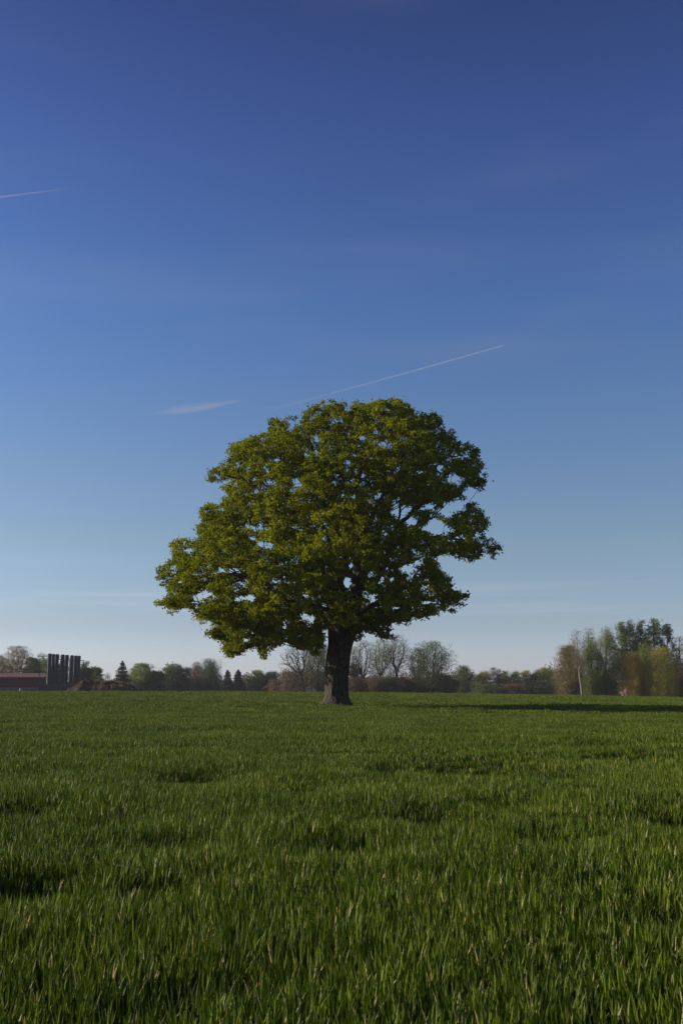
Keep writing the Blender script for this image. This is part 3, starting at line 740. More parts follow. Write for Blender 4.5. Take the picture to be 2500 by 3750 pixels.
# understory
sh = 'bushes and hedges under the far trees'
T('bush', 'dark evergreen bush low beside the right edge of the oak trunk', 'bush', 1294, 2440, 52, 262, 'round', .05, 260, 14, .26, 'leaf_dark', seed=nx_(), group=sh)
T('bush', 'rust red bush in front of the left half of the red roof', 'bush', 1312, 2488, 80, 248, 'round', 0, 300, 14, .22, 'leaf_rust', seed=nx_(), group=sh)
T('bush', 'olive bush between two rust red bushes', 'bush', 1365, 2484, 74, 247, 'round', 0, 300, 14, .22, 'leaf_brown', seed=nx_(), group=sh)
T('bush', 'brown-green bush under the tallest bare tree', 'bush', 1420, 2482, 84, 248, 'round', 0, 330, 14, .22, 'leaf_olive', seed=nx_(), group=sh)
T('bush', 'rust brown bush left of the blue-grey shed', 'bush', 1474, 2484, 72, 247, 'round', 0, 300, 14, .22, 'leaf_rust', seed=nx_(), group=sh)
T('bush', 'dark bush under the broad domed tree, left of its trunk', 'bush', 1545, 2488, 76, 256, 'round', 0, 300, 14, .24, 'leaf_dark', seed=nx_(), group=sh)
T('bush', 'dark brown bush under the right side of the broad domed tree', 'bush', 1625, 2478, 96, 258, 'round', 0, 380, 14, .24, 'leaf_brown', seed=nx_(), group=sh)
T('bush', 'dark brown bush under the large leaning bare tree', 'bush', 1068, 2462, 82, 275, 'round', 0, 360, 14, .22, 'leaf_brown', seed=nx_(), group=sh)
T('bush', 'olive brown bush behind the white house', 'bush', 1140, 2452, 88, 285, 'round', 0, 420, 14, .24, 'leaf_brown', seed=nx_(), group=sh)
T('bush', 'dark bush behind the trunks directly left of the oak', 'bush', 1195, 2468, 70, 285, 'round', 0, 300, 14, .24, 'leaf_dark', seed=nx_(), group=sh)
T('bush', 'grey-brown bush left of the large leaning bare tree', 'bush', 1015, 2492, 78, 285, 'round', 0, 300, 14, .22, 'leaf_brown', seed=nx_(), group=sh)
# far low row
rowd = [('leafy_tree','yellow-green tree at the left end of the low pale row','leaf_olive',1748,2466,60),('leafy_tree','golden-tipped tree second from the left in the low pale row','leaf_yellowgreen',1776,2456,52),
 ('bare_tree','grey bare tree in the low row right of the golden-tipped tree','leaf_brown',1806,2447,46),('bare_tree','dark bare tree beside the small gap in the low row','leaf_brown',1826,2450,34),
 ('leafy_tree','pale yellow tree right of the two bare trees in the low row','leaf_yellow',1850,2455,46),('leafy_tree','pale tree in the middle of the right low row','leaf_pale',1886,2458,48),
 ('leafy_tree','yellowish flat-topped tree in the low row','leaf_yellow',1924,2456,46),('leafy_tree','brown-tinged tree in the low row left of the brightest one','leaf_brown',1950,2470,40),
 ('leafy_tree','tall pale tree in the low row left of the golden bright one','leaf_pale',1966,2453,40),('leafy_tree','bright yellow-green tree near the right end of the low row','leaf_yellowgreen',1990,2446,48),
 ('leafy_tree','pale yellow tree touching the brown beech at the right end of the low row','leaf_yellow',2022,2448,50)]
for nm, lb, mt, px, top, wd in rowd:
    T(nm, lb, 'tree', px, top, wd, 320, 'egg', .12, 380, 3 if nm == 'bare_tree' else 10, .2, mt, seed=nx_(), twig='twig_pale', tip=.012)
T('bush', 'dark bush at the foot of the low pale row, left part', 'bush', 1790, 2508, 120, 316, 'round', 0, 260, 12, .24, 'leaf_olive', seed=nx_(), group=sh)
T('bush', 'dark bush at the foot of the low pale row, right part', 'bush', 1960, 2496, 130, 316, 'round', 0, 320, 12, .24, 'leaf_dark', seed=nx_(), group=sh)
T('bush', 'dark bush at the foot of the low pale row, middle part', 'bush', 1875, 2508, 110, 316, 'round', 0, 260, 12, .24, 'leaf_brown', seed=nx_(), group=sh)
# right group ---------------------------------------------------------------
YR = 190
T('beech_tree', 'dense brown twiggy tree at the left side of the tall right-hand group', 'tree', 2082, 2366, 112, YR+2, 'egg', .04, 1500, 9, .14, 'leaf_bud_brown', bark='twig_brown', twig='twig_brown', seed=nx_(), tuft=.3)
T('birch_tree', 'slender white-trunked birch with bare grey top before the brown tree', 'birch', 2110, 2312, 66, YR-4, 'egg', .42, 560, 2, .12, 'leaf_bud_brown', bark='birch', twig='twig_pale', base_px=2128, seed=nx_(), trunk_r=.13, tip=.011)
T('bare_tree', 'bare pale tree top rising between the white birch and the green birch', 'tree', 2154, 2302, 60, YR+10, 'egg', .35, 560, 2, .12, 'leaf_bud_brown', twig='twig_pale', seed=nx_(), tip=.011)
T('birch_tree', 'loose bright green birch, left of the two green ones', 'birch', 2162, 2334, 84, YR-2, 'egg', .06, 620, 12, .15, 'leaf_birch', hang=.6, seed=nx_(), tuft=.3, gaps=1)
T('birch_tree', 'tall green drooping birch, right of the two green ones', 'birch', 2222, 2298, 88, YR, 'egg', .12, 800, 12, .15, 'leaf_birch', hang=.6, bark='birch', base_px=2210, seed=nx_(), tuft=.3, trunk_r=.13, gaps=.9)
pg = 'row of tall poplars in the right-hand group'
for lb, px, top, wd in (('tall poplar at the left end of the poplar row',2274,2280,44),('tall poplar second from the left in the poplar row',2304,2272,44),('tall poplar in the middle of the poplar row',2345,2273,50),
                        ('highest poplar, second from the right in the poplar row',2393,2269,58),('slightly lower poplar at the right end of the poplar row',2440,2287,52)):
    T('poplar_tree', lb, 'tree', px, top, wd*1.75, YR+14, 'column', .12, 620, 8, .20, 'leaf_poplar', bark='bark_dark', seed=nx_(), group=pg, tuft=.22, gaps=1, tip=.012)
T('birch_tree', 'fresh green birch top between the golden tree and the poplars', 'birch', 2354, 2354, 54, YR+4, 'egg', .2, 360, 14, .16, 'leaf_birch', hang=.4, seed=nx_())
T('birch_tree', 'golden-orange drooping birch beside the pink blossoming shrub', 'birch', 2316, 2392, 94, YR-4, 'egg', .02, 850, 19, .15, 'leaf_gold', bark='birch', twig='twig_pale', hang=.6, seed=nx_(), trunk_r=.12, tuft=.3)
T('birch_tree', 'broad yellow-green and gold drooping birch near the right edge', 'birch', 2412, 2374, 128, YR-5, 'egg', .02, 1500, 13, .14, 'leaf_yellowgreen', bark='birch', twig='twig_brown', hang=.6, base_px=2424, seed=nx_(), trunk_r=.13, tuft=.3)
T('bare_tree', 'bare grey narrow tree cut by the right edge of the photo', 'tree', 2486, 2328, 46, YR+16, 'column', .15, 460, 2, .14, 'leaf_brown', seed=nx_(), tip=.013)
T('bare_tree', 'dark bare tree just outside the right edge group', 'tree', 2530, 2350, 70, YR+12, 'egg', .15, 420, 4, .16, 'leaf_brown', seed=nx_())
T('bush', 'dark brown thicket at the right edge under the bare grey tree', 'bush', 2500, 2432, 92, YR+3, 'round', 0, 560, 13, .18, 'leaf_brown', seed=nx_(), group=sh)
T('bush', 'dark undergrowth beneath the two green birches', 'bush', 2235, 2452, 110, YR+18, 'round', 0, 520, 6, .16, 'leaf_brown', seed=nx_(), group=sh)
T('bush', 'dark undergrowth between brown tree and loose green birch', 'bush', 2160, 2462, 90, YR+18, 'round', 0, 380, 6, .16, 'leaf_dark', seed=nx_(), group=sh)
T('bush', 'pink blossoming shrub at the foot of the golden birch', 'shrub', 2284, 2524, 25, YR-8, 'round', 0, 150, 14, .09, 'blossom', seed=nx_(), tuft=.1, group=sh)
for px, tg_ in ((2184, 'left'), (2246, 'middle'), (2264, 'right')):
    T('bare_tree', 'thin dark bare trunk in the shade of the green birches, %s of three' % tg_, 'tree', px, 2400, 34, YR+15, 'egg', .3, 180, 2, .14, 'leaf_dark', bark='bark_dark', seed=nx_(), trunk_r=.1, group='thin dark trunks behind the green birches')

# a far wood closing the gaps low behind everything
rs = np.random.RandomState(77)
n = 14000
px_ = rs.uniform(-500, 3000, n); YW = 352 + rs.uniform(-8, 8, n)
topz = 4.6 + 2.2*np.sin(px_*.013) + 1.6*np.sin(px_*.041+1) + 1.2*np.sin(px_*.11+2)
z_ = -3.4 + rs.uniform(0, 1, n)**1.3*np.maximum(3, topz+3.2)*.85
C = np.stack([(px_-1250)/FPX*YW, YW, z_], -1); C = (C[:, None] + rs.normal(0, .8, (n, 7, 3))).reshape(-1, 3)
VL, FL = leaves(C, rs.uniform(.5, .9, len(C)), rs, up=.1)
tag(link('far_wood', np_mesh('far_wood', VL, [FL], [M['leaf_greygreen']], attr=np.repeat(rs.uniform(0, 1, len(C)), 4), smooth=False)),
    'low far-off wood closing the gaps behind the tree line', 'wood', kind='stuff')

# ------------------------------------------------------------------ barn, silos, mound
def flat_mat(name, c, rough=.6, metallic=0, bump=.1, var=.25, scale=2.0, **k):
    return rough_mat(name, tuple(v*(1-var) for v in c), tuple(v*(1+var) for v in c), scale, rough, bump, metallic=metallic, **k)
M['cladding'] = flat_mat('dark red cladding', (.085,.012,.018), .7, stretch=(3,1,.2))
M['concrete'] = flat_mat('weathered concrete', (.13,.125,.12), .9)
M['steel'] = flat_mat('galvanised steel', (.05,.058,.078), .7, metallic=.2)
M['silo'] = flat_mat('black silo plastic', (.011,.010,.013), .65, stretch=(1,1,.15))
M['silo_cap'] = flat_mat('silo collar', (.014,.014,.017), .5)
M['pipe'] = flat_mat('grey pipe', (.05,.046,.041), .8)
M['navy'] = flat_mat('dark blue sheeting', (.012,.017,.03), .6)
M['white'] = flat_mat('white paint', (.72,.68,.64), .6, var=.06)
M['roof_dark'] = flat_mat('slate roof', (.035,.040,.052), .7)
M['glass'] = flat_mat('dark window glass', (.02,.025,.03), .15)
M['redbrick'] = flat_mat('red brick', (.14,.045,.03), .85, scale=9)
def tile_mat():
    m, n, l = new_mat('red roof tiles')
    out = n.new('ShaderNodeOutputMaterial'); b = n.new('ShaderNodeBsdfPrincipled'); b.inputs['Roughness'].default_value = .75
    t = n.new('ShaderNodeTexCoord'); wv = n.new('ShaderNodeTexWave'); wv.inputs['Scale'].default_value = .62; wv.inputs['Distortion'].default_value = .15; wv.bands_direction = 'X'
    r = n.new('ShaderNodeValToRGB'); r.color_ramp.elements[0].color = (.045,.012,.010,1); r.color_ramp.elements[1].color = (.21,.058,.044,1)
    bp = n.new('ShaderNodeBump'); bp.inputs['Distance'].default_value = .08
    l.new(t.outputs['Object'], wv.inputs[0]); l.new(wv.outputs[0], r.inputs[0]); l.new(r.outputs[0], b.inputs['Base Color']); l.new(wv.outputs[0], bp.inputs['Height']); l.new(bp.outputs[0], b.inputs['Normal']); l.new(b.outputs[0], out.inputs[0])
    return m
M['tiles'] = tile_mat()

YB = 262.0
def zx(z, y=0): return z/4.612, 2380 + y/4.612            # tracing crop of the farmyard -> photograph px
def fy(zx_, zy_, Y=YB): a, b = zx(zx_, zy_); return at(a, b, Y)
# barn: tiled low roof, dark red front, concrete plinth
gB = float(ground_z(-80, YB)) - .05
xl, xr = fy(-900, 0)[0], fy(785, 0)[0]
ze = fy(0, 461)[2]; zp = fy(0, 632)[2]; zr = at(0, 2467, YB+9)[2]
barn = empty('barn', ((xl+xr)/2, YB+9, gB)); tag(barn, 'long low barn with red tiled roof and dark red front left of the silos', 'barn')
bx, by, bz = barn.location
def rel(p): return (p[0]-bx, p[1]-by, p[2]-bz)
mb = MB(); mb.box(rel((xl, YB, gB)), rel((xr, YB+.3, zp))); mb.box(rel((xl, YB+17.7, gB)), rel((xr, YB+18, zp))); mb.box(rel((xl, YB+.3, gB)), rel((xl+.3, YB+17.7, zp))); mb.box(rel((xr-.3, YB+.3, gB)), rel((xr, YB+17.7, zp)))
mb.build('plinth', M['concrete'], barn)
MB().box(rel((xl, YB+17.75, zp)), rel((xr, YB+17.95, ze))).build('wall', M['cladding'], barn)
mb = MB(); mb.box(rel((xl, YB+.06, zp)), rel((xr, YB+.26, ze)))
for k in range(26):
    x = xl + (xr-xl)*(k+.5)/26; mb.box(rel((x-.05, YB+.03, zp)), rel((x+.05, YB+.09, ze-.003)))
mb.build('wall', M['cladding'], barn)
for xg in (xl+.02, xr-.25):
    mb = MB(); mb.add([rel((xg, YB+.26, zp)), rel((xg, YB+17.75, zp)), rel((xg, YB+17.75, ze)), rel((xg, YB+9, zr-.1)), rel((xg, YB+.26, ze)),
            rel((xg+.22, YB+.26, zp)), rel((xg+.22, YB+17.75, zp)), rel((xg+.22, YB+17.75, ze)), rel((xg+.22, YB+9, zr-.1)), rel((xg+.22, YB+.26, ze))],
           [(0,1,2,3,4), (9,8,7,6,5), (0,5,6,1), (1,6,7,2), (2,7,8,3), (3,8,9,4), (4,9,5,0)])
    mb.build('gable', M['cladding'], barn)
mb = MB()
for sgn, ya in ((1, YB-.5), (-1, YB+18.5)):
    mb.add([rel(p) for p in ((xl-.4, ya, ze-.06), (xr+.4, ya, ze-.06), (xr+.4, YB+9, zr), (xl-.4, YB+9, zr), (xl-.4, ya, ze+.06), (xr+.4, ya, ze+.06), (xr+.4, YB+9, zr+.12), (xl-.4, YB+9, zr+.12))],
           [(0,1,2,3),(4,7,6,5),(0,4,5,1),(1,5,6,2),(3,7,4,0)])
rf = mb.build('roof', M['tiles'], barn)
mb = MB(); mb.rod(rel((xl-.4, YB-.56, ze-.1)), rel((xr+.4, YB-.56, ze-.1)), .07); mb.build('gutter', M['roof_dark'], rf)
mb = MB(); mb.box(rel((xl, YB-.06, zp-.03)), rel((xr, YB-.003, zp+.09))); mb.build('rail', M['steel'], barn)

# base of the silos: dark sheeted platform
PLx0, PLx1 = fy(668, 0, 252)[0], fy(1330, 0, 252)[0]; zpl = fy(0, 590, 254)[2]
plat = empty('silo_platform', ((PLx0+PLx1)/2, 255, gB)); tag(plat, 'dark blue-black sheeted platform carrying the row of black silos', 'platform')
mb = MB(); mb.box((PLx0-plat.location[0], -2.1, 0), (PLx1-plat.location[0], 2.4, zpl-gB-.12)); mb.build('wall', M['navy'], plat)
mb = MB(); mb.box((PLx0-plat.location[0]-.1, -2.2, zpl-gB-.12), (PLx1-plat.location[0]+.1, 2.5, zpl-gB)); mb.build('deck', M['steel'], plat)
# steel frame round the silos
fr = empty('steel_frame', ((PLx0+PLx1)/2, 252, gB)); tag(fr, 'open galvanised steel frame of posts and rails round the black silos', 'frame')
fl = np.array(fr.location)
def F3(zx_, zy_, Y): return tuple(fy(zx_, zy_, Y) - fl)
def edge_y(x, l, r): return l + (r-l)*(x-690)/(1420-690)
posts = (682, 850, 1045, 1240, 1417)
for Yf in (252.0, 258.2):
    for x in posts:
        top = F3(x, edge_y(x, 146, 182), Yf); b = (top[0], top[1], 0)
        MB().rod(b, top, .11, n=4).build('post', M['steel'], fr)
    for l, r, t in ((146, 182, .13), (378, 398, .10), (586, 604, .09)):
        a, b = F3(682, l, Yf), F3(1417, r, Yf); MB().rod(a, b, t, n=4).build('rail', M['steel'], fr)
for x in posts:
    for l, r in ((146, 182), (378, 398)):
        a, b = F3(x, edge_y(x, l, r), 252.0), F3(x, edge_y(x, l, r), 258.2); b = (a[0], b[1], a[2]); MB().rod(a, b, .07, n=4).build('rail', M['steel'], fr)
for (x0, y0, x1, y1) in ((850,170,785,250),(785,250,845,378),(850,395,785,470),(1192,330,1240,392),(1240,400,1165,470),(680,600,785,690),(835,600,785,680),(985,490,1040,580),(1045,180,1035,240),(790,470,840,580)):
    MB().rod(F3(x0, y0, 252.1), F3(x1, y1, 252.1), .055, n=4).build('brace', M['steel'], fr)
for x0, x1, y in ((752,812,82),(1004,1034,102),(1168,1192,130)):
    mb = MB()
    for k in range(3): mb.rod(F3(x0, y+k*14, 253.4), F3(x1, y+k*14+1, 253.4), .035, n=4)
    mb.rod(F3(x0+2, y, 253.4), F3(x0+2, y+70, 253.4), .035, n=4)
    mb.build('handrail', M['steel'], fr)
silos = ((812,877,64),(885,935,70),(943,1003,73),(1035,1097,80),(1107,1167,87),(1192,1252,93),(1260,1305,97),(1312,1368,102))
words = ('leftmost black silo, the tallest of the row', 'narrow black silo second from the left', 'black silo third from the left', 'black silo fourth from the left, after the first gap', 'black silo fifth from the left',
         'black silo sixth from the left, after the second gap', 'narrow black silo second from the right', 'rightmost black silo, nearest the earth mound')
for (a, b, ty), lb in zip(silos, words):
    Ys = 255.0; pa, pb = fy(a, ty, Ys), fy(b, ty, Ys); r = (pb[0]-pa[0])/2; zt = pa[2]-zpl
    so = empty('silo', ((pa[0]+pb[0])/2, Ys, zpl)); tag(so, lb, 'silo', 'row of black silos in the steel frame')
    mb = MB(); mb.rod((0,0,.25), (0,0,zt-1.15), r*1.0, n=28)
    for k in range(9): mb.rod((0,0,.5+k*(zt-2)/9), (0,0,.56+k*(zt-2)/9), r*1.03, n=28)
    body = mb.build('body', M['silo'], so)
    mb = MB(); mb.rod((0,0,zt-1.15), (0,0,zt-.04), r*1.06, n=28)
    for k in range(4): mb.rod((0,0,zt-1.0+k*.28), (0,0,zt-.93+k*.28), r*1.09, n=28)
    mb.build('collar', M['silo_cap'], so)
    mb = MB(); mb.rod((0,0,zt-.04), (0,0,zt+.04), r*.9, r*.75, n=28); mb.build('lid', M['steel'], so)
    for q in range(3):
        an = q*2.094+.5; MB().rod((math.cos(an)*r*.75, math.sin(an)*r*.75, .003), (math.cos(an)*r*.75, math.sin(an)*r*.75, .3), .05).build('foot', M['steel'], so)
    mb = MB(); px0 = -r-.10; mb.rod((px0,-.1,.25), (px0,-.1,zt-1.2), .075, n=10); mb.rod((px0,-.1,.25), (px0-.45,-.3,.04), .085, n=10)
    for k in range(14): mb.rod((px0,-.1,.5+k*(zt-2)/14), (px0,-.1,.56+k*(zt-2)/14), .12, n=10)
    mb.build('fill_pipe', M['pipe'], so, smooth=False)
for k, (x, lb) in enumerate(((1305, 'thin aerial rod above the second silo from the right'), (1326, 'thin aerial rod above the rightmost silo'))):
    p = fy(x, 68, 255.6); q_ = fy(x, 190, 255.6)
    o = empty('aerial', (q_[0], q_[1], gB)); tag(o, lb, 'aerial'); MB().rod((0,0,0), (0,0,p[2]-gB), .03, n=5).build('rod', M['steel'], o); MB().rod((0,0,3), (0,0,3.15), .09, n=6).build('clamp', M['steel'], o)
# white marker post before the barn
p = fy(341, 648, 240); o = empty('marker_post', (p[0], 240, float(ground_z(p[0], 240)))); tag(o, 'short white marker post in front of the barn plinth', 'post')
MB().rod((0,0,0), (0,0,p[2]-o.location[2]-.1), .10, n=8).build('shaft', M['white'], o); MB().rod((0,0,p[2]-o.location[2]-.1), (0,0,p[2]-o.location[2]), .105, .05, n=8).build('cap', M['white'], o)

# earth mound
mx0, mx1 = at(240, 2500, 246)[0], at(530, 2500, 246)[0]
gx = np.linspace(mx0, mx1, 120); gy = np.linspace(239, 256, 60); GX, GY = np.meshgrid(gx, gy)
pxs = np.interp(GX, [mx0, mx1], [240, 530])
ridge_py = np.interp(pxs, [240, 262, 285, 300, 315, 335, 350, 365, 400, 440, 480, 505, 530], [2531, 2517, 2510, 2496, 2490, 2489.5, 2493, 2497, 2496, 2501, 2512, 2524, 2534])
ridge = (HORIZON-ridge_py)/FPX*248 + EYE
rs = np.random.RandomState(3)
nz_ = sum(np.sin(GX*f*math.cos(a)+GY*f*math.sin(a)+p_)*k for f, a, p_, k in [(rs.uniform(.6, 4), rs.uniform(0, 6), rs.uniform(0, 6), rs.uniform(.03, .12)) for _ in range(22)])
cross = np.clip(1-np.abs((GY-248)/7.6)**1.6, 0, 1)
MZ = float(ground_z(-70, 248)) - .1
Zm = MZ + (ridge-MZ)*np.clip(cross*1.25, 0, 1) + nz_*np.clip(cross*2, 0, 1)*.7
cut = (pxs > 312) & (pxs < 352) & (GY < 245.5); Zm[cut] = np.minimum(Zm[cut], np.where(GY[cut] > 244.6, .2, -.4) + nz_[cut]*.4)
nx2, ny2 = len(gx), len(gy); ii, jj = np.meshgrid(np.arange(nx2-1), np.arange(ny2-1)); q = (jj*nx2+ii).ravel(); Fm = np.stack([q, q+1, q+nx2+1, q+nx2], -1)
cxm = (mx0+mx1)/2
# close it underneath so that it is a solid heap
Vtop = np.stack([GX-cxm, GY-248, Zm-MZ], -1).reshape(-1, 3)
mo = empty('earth_mound', (cxm, 248, MZ)); tag(mo, 'brown heap of earth with a cut face beside the black silos', 'mound')
link('soil', np_mesh('soil', Vtop, [Fm], [M['earth']]), mo)
n = 1500; ix = rs.randint(0, nx2, n); iy = rs.randint(0, ny2, n); sel = (pxs[iy, ix] > 345) | (rs.rand(n) < .12); ix, iy = ix[sel], iy[sel]
C = np.stack([GX[iy, ix]-cxm, GY[iy, ix]-248, Zm[iy, ix]-MZ+.1], -1); C = (C[:, None]+rs.normal(0, .15, (len(C), 6, 3))*np.array([1, 1, .8])).reshape(-1, 3)
VL, FL = leaves(C, rs.uniform(.2, .4, len(C)), rs, up=-.1, aspect=.2); link('weeds', np_mesh('weeds', VL, [FL], [M['leaf_brown']], attr=np.repeat(rs.uniform(0, 1, len(C)), 4), smooth=False), mo)

def house(name, label, px0, px1, eave_py, ridge_py, Y, wall, roof, depth=8, gable_front=False, windows=(), trim=None, cat='house', doors=False):
    a, b = at(px0, eave_py, Y), at(px1, eave_py, Y); z0 = float(ground_z((a[0]+b[0])/2, Y))-.05
    o = empty(name, ((a[0]+b[0])/2, Y, z0)); tag(o, label, cat)
    hw = (b[0]-a[0])/2; e = a[2]-z0
    zr_ = at(px0, ridge_py, Y+(0 if gable_front else depth/2))[2]-z0
    if gable_front:
        prof_ = [(-hw, 0), (hw, 0), (hw, e), (0, zr_-.12), (-hw, e)]
        V = [(x, 0, z) for x, z in prof_] + [(x, depth, z) for x, z in prof_]
        MB().add(V, [(0,1,2,3,4), (9,8,7,6,5), (0,5,6,1), (1,6,7,2), (2,7,8,3), (3,8,9,4), (4,9,5,0)]).build('wall', wall, o)
        t = .12; ov = .35; sl = (zr_-e)/hw
        mb = MB()
        for sg in (-1, 1):
            x1, z1 = sg*(hw+ov), e-ov*sl
            mb.add([(0,-.3,zr_-.06), (x1,-.3,z1-.06+.04), (x1,depth+.3,z1-.02), (0,depth+.3,zr_-.06), (0,-.3,zr_+t), (x1,-.3,z1+t), (x1,depth+.3,z1+t), (0,depth+.3,zr_+t)],
                   [(0,1,2,3),(4,7,6,5),(0,4,5,1),(1,5,6,2),(2,6,7,3)])
        rf = mb.build('roof', roof, o)
        if trim:
            mb = MB()
            for sg in (-1, 1):
                x1, z1 = sg*(hw+ov), e-ov*sl; mb.add([(0,-.36,zr_-.12), (x1,-.36,z1-.12), (x1,-.36,z1+t+.02), (0,-.36,zr_+t+.02), (0,-.303,zr_-.12), (x1,-.303,z1-.12), (x1,-.303,z1+t+.02), (0,-.303,zr_+t+.02)],
                       [(0,1,2,3),(7,6,5,4),(0,4,5,1),(1,5,6,2),(2,6,7,3),(3,7,4,0)])
            mb.build('bargeboard', trim, rf)
    else:
        prof_ = [(0, 0), (depth, 0), (depth, e), (depth/2, zr_-.1), (0, e)]
        V = [(-hw, y, z) for y, z in prof_] + [(hw, y, z) for y, z in prof_]
        MB().add(V, [(0,4,3,2,1), (5,6,7,8,9), (0,1,6,5), (1,2,7,6), (2,3,8,7), (3,4,9,8), (4,0,5,9)]).build('wall', wall, o)
        sl = (zr_-e)/(depth/2); mb = MB()
        for y0, y1, z1 in ((-.4, depth/2, e-.4*sl), (depth+.4, depth/2, e-.4*sl)):
            mb.add([(-hw-.4,y0,z1), (hw+.4,y0,z1), (hw+.4,y1,zr_-.04), (-hw-.4,y1,zr_-.04), (-hw-.4,y0,z1+.14), (hw+.4,y0,z1+.14), (hw+.4,y1,zr_+.1), (-hw-.4,y1,zr_+.1)],
                   [(0,1,2,3),(4,7,6,5),(0,4,5,1),(1,5,6,2),(3,7,4,0)])
        rf = mb.build('roof', roof, o)
        MB().box((-hw*.3,depth/2-.3,zr_-.3), (-hw*.3+.6,depth/2+.3,zr_+.5)).build('chimney', M['redbrick'], rf)
    for wx, wz, ww, wh in windows:
        f = MB().box((wx-ww/2-.08,-.06,wz-.08), (wx+ww/2+.08,-.004,wz+wh+.08)).build('window', M['white'], o)
        MB().box((wx-ww/2,-.075,wz), (wx+ww/2,-.063,wz+wh)).build('pane', M['glass'], f)
    return o
house('house', 'small white gabled house half hidden by the field beside a leaning bare tree', 1117, 1153, 2527, 2512, 262, M['white'], M['roof_dark'], 9, True, ((-.4, 1.15, .5, .45), (.7, 1.0, .45, .5)), M['white'])
house('house', 'dark blue pitched roof of a house between the small spruce and pale green trees', 902, 926, 2526, 2510, 292, M['redbrick'], M['roof_dark'], 8, True, ((0, .9, .8, .7),), M['roof_dark'])
house('house', 'long low house with red roof behind the rust coloured bushes right of the oak', 1300, 1500, 2497, 2482, 268, M['redbrick'], M['tiles'], 9, False, ((-4, 1.2, 1.0, .9), (-1, 1.2, 1.0, .9), (3, 1.2, 1.0, .9)))
house('shed', 'small blue-grey shed beside the trunk of the broad domed tree', 1496, 1530, 2521, 2513, 252, flat_mat('blue grey boards', (.06,.09,.11), .7), M['roof_dark'], 3, False, ((.3, .7, .5, .5),), cat='shed')

# ------------------------------------------------------------------ vapour trails
def trail_mat(name, dens, fade_lo, fade_hi, soft=True, rough_noise=.0):
    """thin ice cloud: density fades along the length (object x) and towards the rim"""
    m, n, l = new_mat(name)
    out = n.new('ShaderNodeOutputMaterial'); df = n.new('ShaderNodeBsdfDiffuse'); df.inputs[0].default_value = (.9,.9,.9,1)
    tl = n.new('ShaderNodeBsdfTranslucent'); tl.inputs[0].default_value = (.9,.9,.9,1); a_ = n.new('ShaderNodeMixShader'); a_.inputs[0].default_value = .5
    tr = n.new('ShaderNodeBsdfTransparent'); mx_ = n.new('ShaderNodeMixShader')
    at_ = n.new('ShaderNodeAttribute'); at_.attribute_name = 'vary'
    ge = n.new('ShaderNodeNewGeometry'); dt = n.new('ShaderNodeVectorMath'); dt.operation = 'DOT_PRODUCT'
    l.new(ge.outputs['Normal'], dt.inputs[0]); l.new(ge.outputs['Incoming'], dt.inputs[1])
    ab = n.new('ShaderNodeMath'); ab.operation = 'ABSOLUTE'; l.new(dt.outputs['Value'], ab.inputs[0])
    pw = n.new('ShaderNodeMath'); pw.operation = 'POWER'; pw.inputs[1].default_value = 1.6; l.new(ab.outputs[0], pw.inputs[0])
    tcn = n.new('ShaderNodeTexCoord'); mpn = n.new('ShaderNodeMapping'); mpn.inputs['Scale'].default_value = (.0016, .006, .006)
    z = n.new('ShaderNodeTexNoise'); z.inputs['Scale'].default_value = 1; z.inputs['Detail'].default_value = 4
    l.new(tcn.outputs['Object'], mpn.inputs[0]); l.new(mpn.outputs[0], z.inputs[0])
    mrn = n.new('ShaderNodeMapRange'); mrn.inputs[1].default_value = .35; mrn.inputs[2].default_value = .65; mrn.inputs[3].default_value = 1-rough_noise; mrn.inputs[4].default_value = 1
    l.new(z.outputs[0], mrn.inputs[0])
    m1 = n.new('ShaderNodeMath'); m1.operation = 'MULTIPLY'; m2 = n.new('ShaderNodeMath'); m2.operation = 'MULTIPLY'; m3 = n.new('ShaderNodeMath'); m3.operation = 'MULTIPLY'; m3.inputs[1].default_value = dens
    l.new(at_.outputs['Fac'], m1.inputs[0]); l.new(pw.outputs[0], m1.inputs[1]); l.new(m1.outputs[0], m2.inputs[0]); l.new(mrn.outputs[0], m2.inputs[1]); l.new(m2.outputs[0], m3.inputs[0])
    l.new(df.outputs[0], a_.inputs[1]); l.new(tl.outputs[0], a_.inputs[2])
    l.new(m3.outputs[0], mx_.inputs[0]); l.new(tr.outputs[0], mx_.inputs[1]); l.new(a_.outputs[0], mx_.inputs[2]); l.new(mx_.outputs[0], out.inputs[0])
    return m
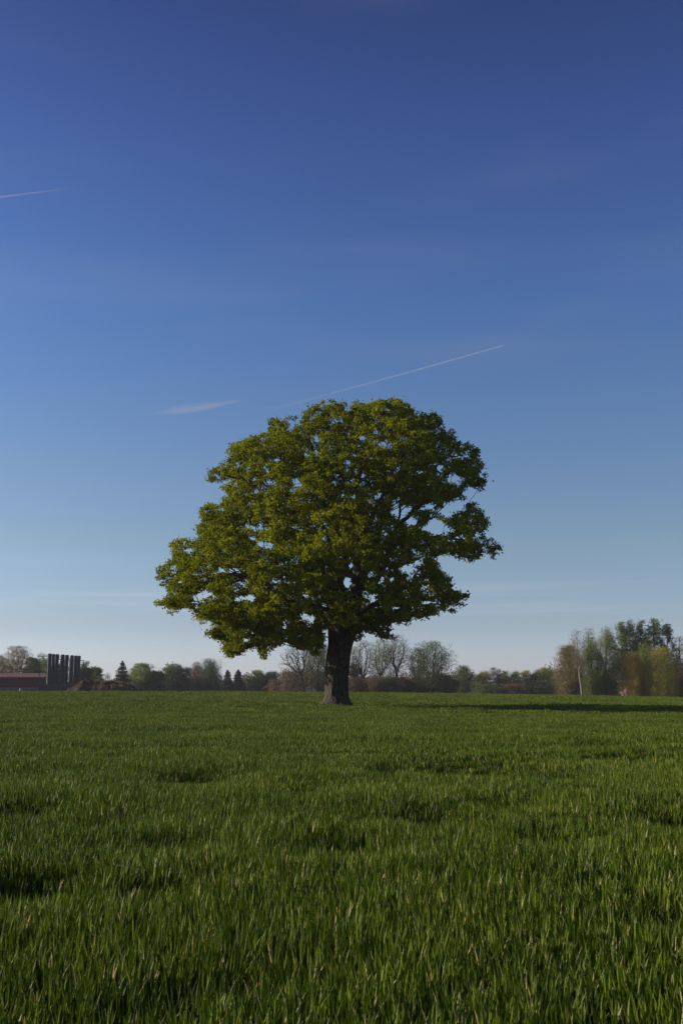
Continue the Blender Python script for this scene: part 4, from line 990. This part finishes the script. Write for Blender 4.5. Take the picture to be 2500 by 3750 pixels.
def trail(name, label, cat, pts, Y, dens_prof, mat, flatten=1.0):
    """pts: (px, py, half width px)"""
    P_ = np.array([at(p[0], p[1], Y) for p in pts]); r_ = np.array([p[2]/FPX*Y for p in pts])
    o_ = P_.mean(0); k = 16; an = np.arange(k)*2*np.pi/k; VV = []
    T_ = np.gradient(P_, axis=0); T_ /= np.linalg.norm(T_, axis=1)[:, None]
    U_ = np.cross(T_, [0, 0, 1.]); U_ /= np.linalg.norm(U_, axis=1)[:, None]; W2 = np.cross(U_, T_)
    V = (P_-o_)[:, None] + U_[:, None]*(np.cos(an)[None]*r_[:, None]*flatten)[..., None] + W2[:, None]*(np.sin(an)[None]*r_[:, None])[..., None]
    m_ = len(pts); a = np.arange(m_-1)[:, None]*k; b = np.arange(k)[None]
    F = np.stack([a+b, a+(b+1) % k, a+k+(b+1) % k, a+k+b], -1).reshape(-1, 4)
    me = np_mesh(name, V.reshape(-1, 3), [F], [mat], attr=np.repeat(dens_prof, k))
    ob = link(name, me, loc=o_); tag(ob, label, cat)
    ob.visible_shadow = True
    return ob
t_ = np.linspace(0, 1, 40)
def ln(a, b, w0, w1, bend=0): return [(a[0]+(b[0]-a[0])*t, a[1]+(b[1]-a[1])*t + bend*math.sin(t*math.pi), w0+(w1-w0)*t) for t in t_]
trail('vapour_trail', 'thin straight vapour trail rising to the right above the oak crown', 'vapour trail', ln((1844,1264),(880,1530),1.6,6, 3), 9000, np.clip(1-t_*1.05, 0, 1)**1.1, trail_mat('fresh vapour', .30, 0, 1))
trail('vapour_trail', 'short bright vapour trail entering from the left edge high in the sky', 'vapour trail', ln((-160,742),(330,680),3.5,6, 0), 9000, np.clip(1-t_*1.0, 0, 1)**1.6, trail_mat('old vapour', .36, 0, 1))
trail('cloud_wisp', 'soft blurred white cloud wisp left above the oak crown', 'cloud', [(x, y, max(2, 22*math.sin(math.pi*min(1, t*1.02+.01))**.8*(1-.6*t))) for (x, y, _), t in zip(ln((545,1520),(930,1458),1,1), t_)], 9000, np.sin(np.pi*np.clip(t_, .0, 1))**1.1, trail_mat('wisp vapour', .24, 0, 1, rough_noise=.5))

# ------------------------------------------------------------------ the air between here and the far trees
m_, n_, l_ = new_mat('haze')
o_ = n_.new('ShaderNodeOutputMaterial'); pv = n_.new('ShaderNodeVolumePrincipled')
pv.inputs['Color'].default_value = (.88, .90, .96, 1); pv.inputs['Density'].default_value = .00014; pv.inputs['Anisotropy'].default_value = 0.0
l_.new(pv.outputs[0], o_.inputs['Volume'])
hb = MB().box((-5500, -60, -4), (5500, 3800, 22)).build('haze', m_); tag(hb, kind='stuff')
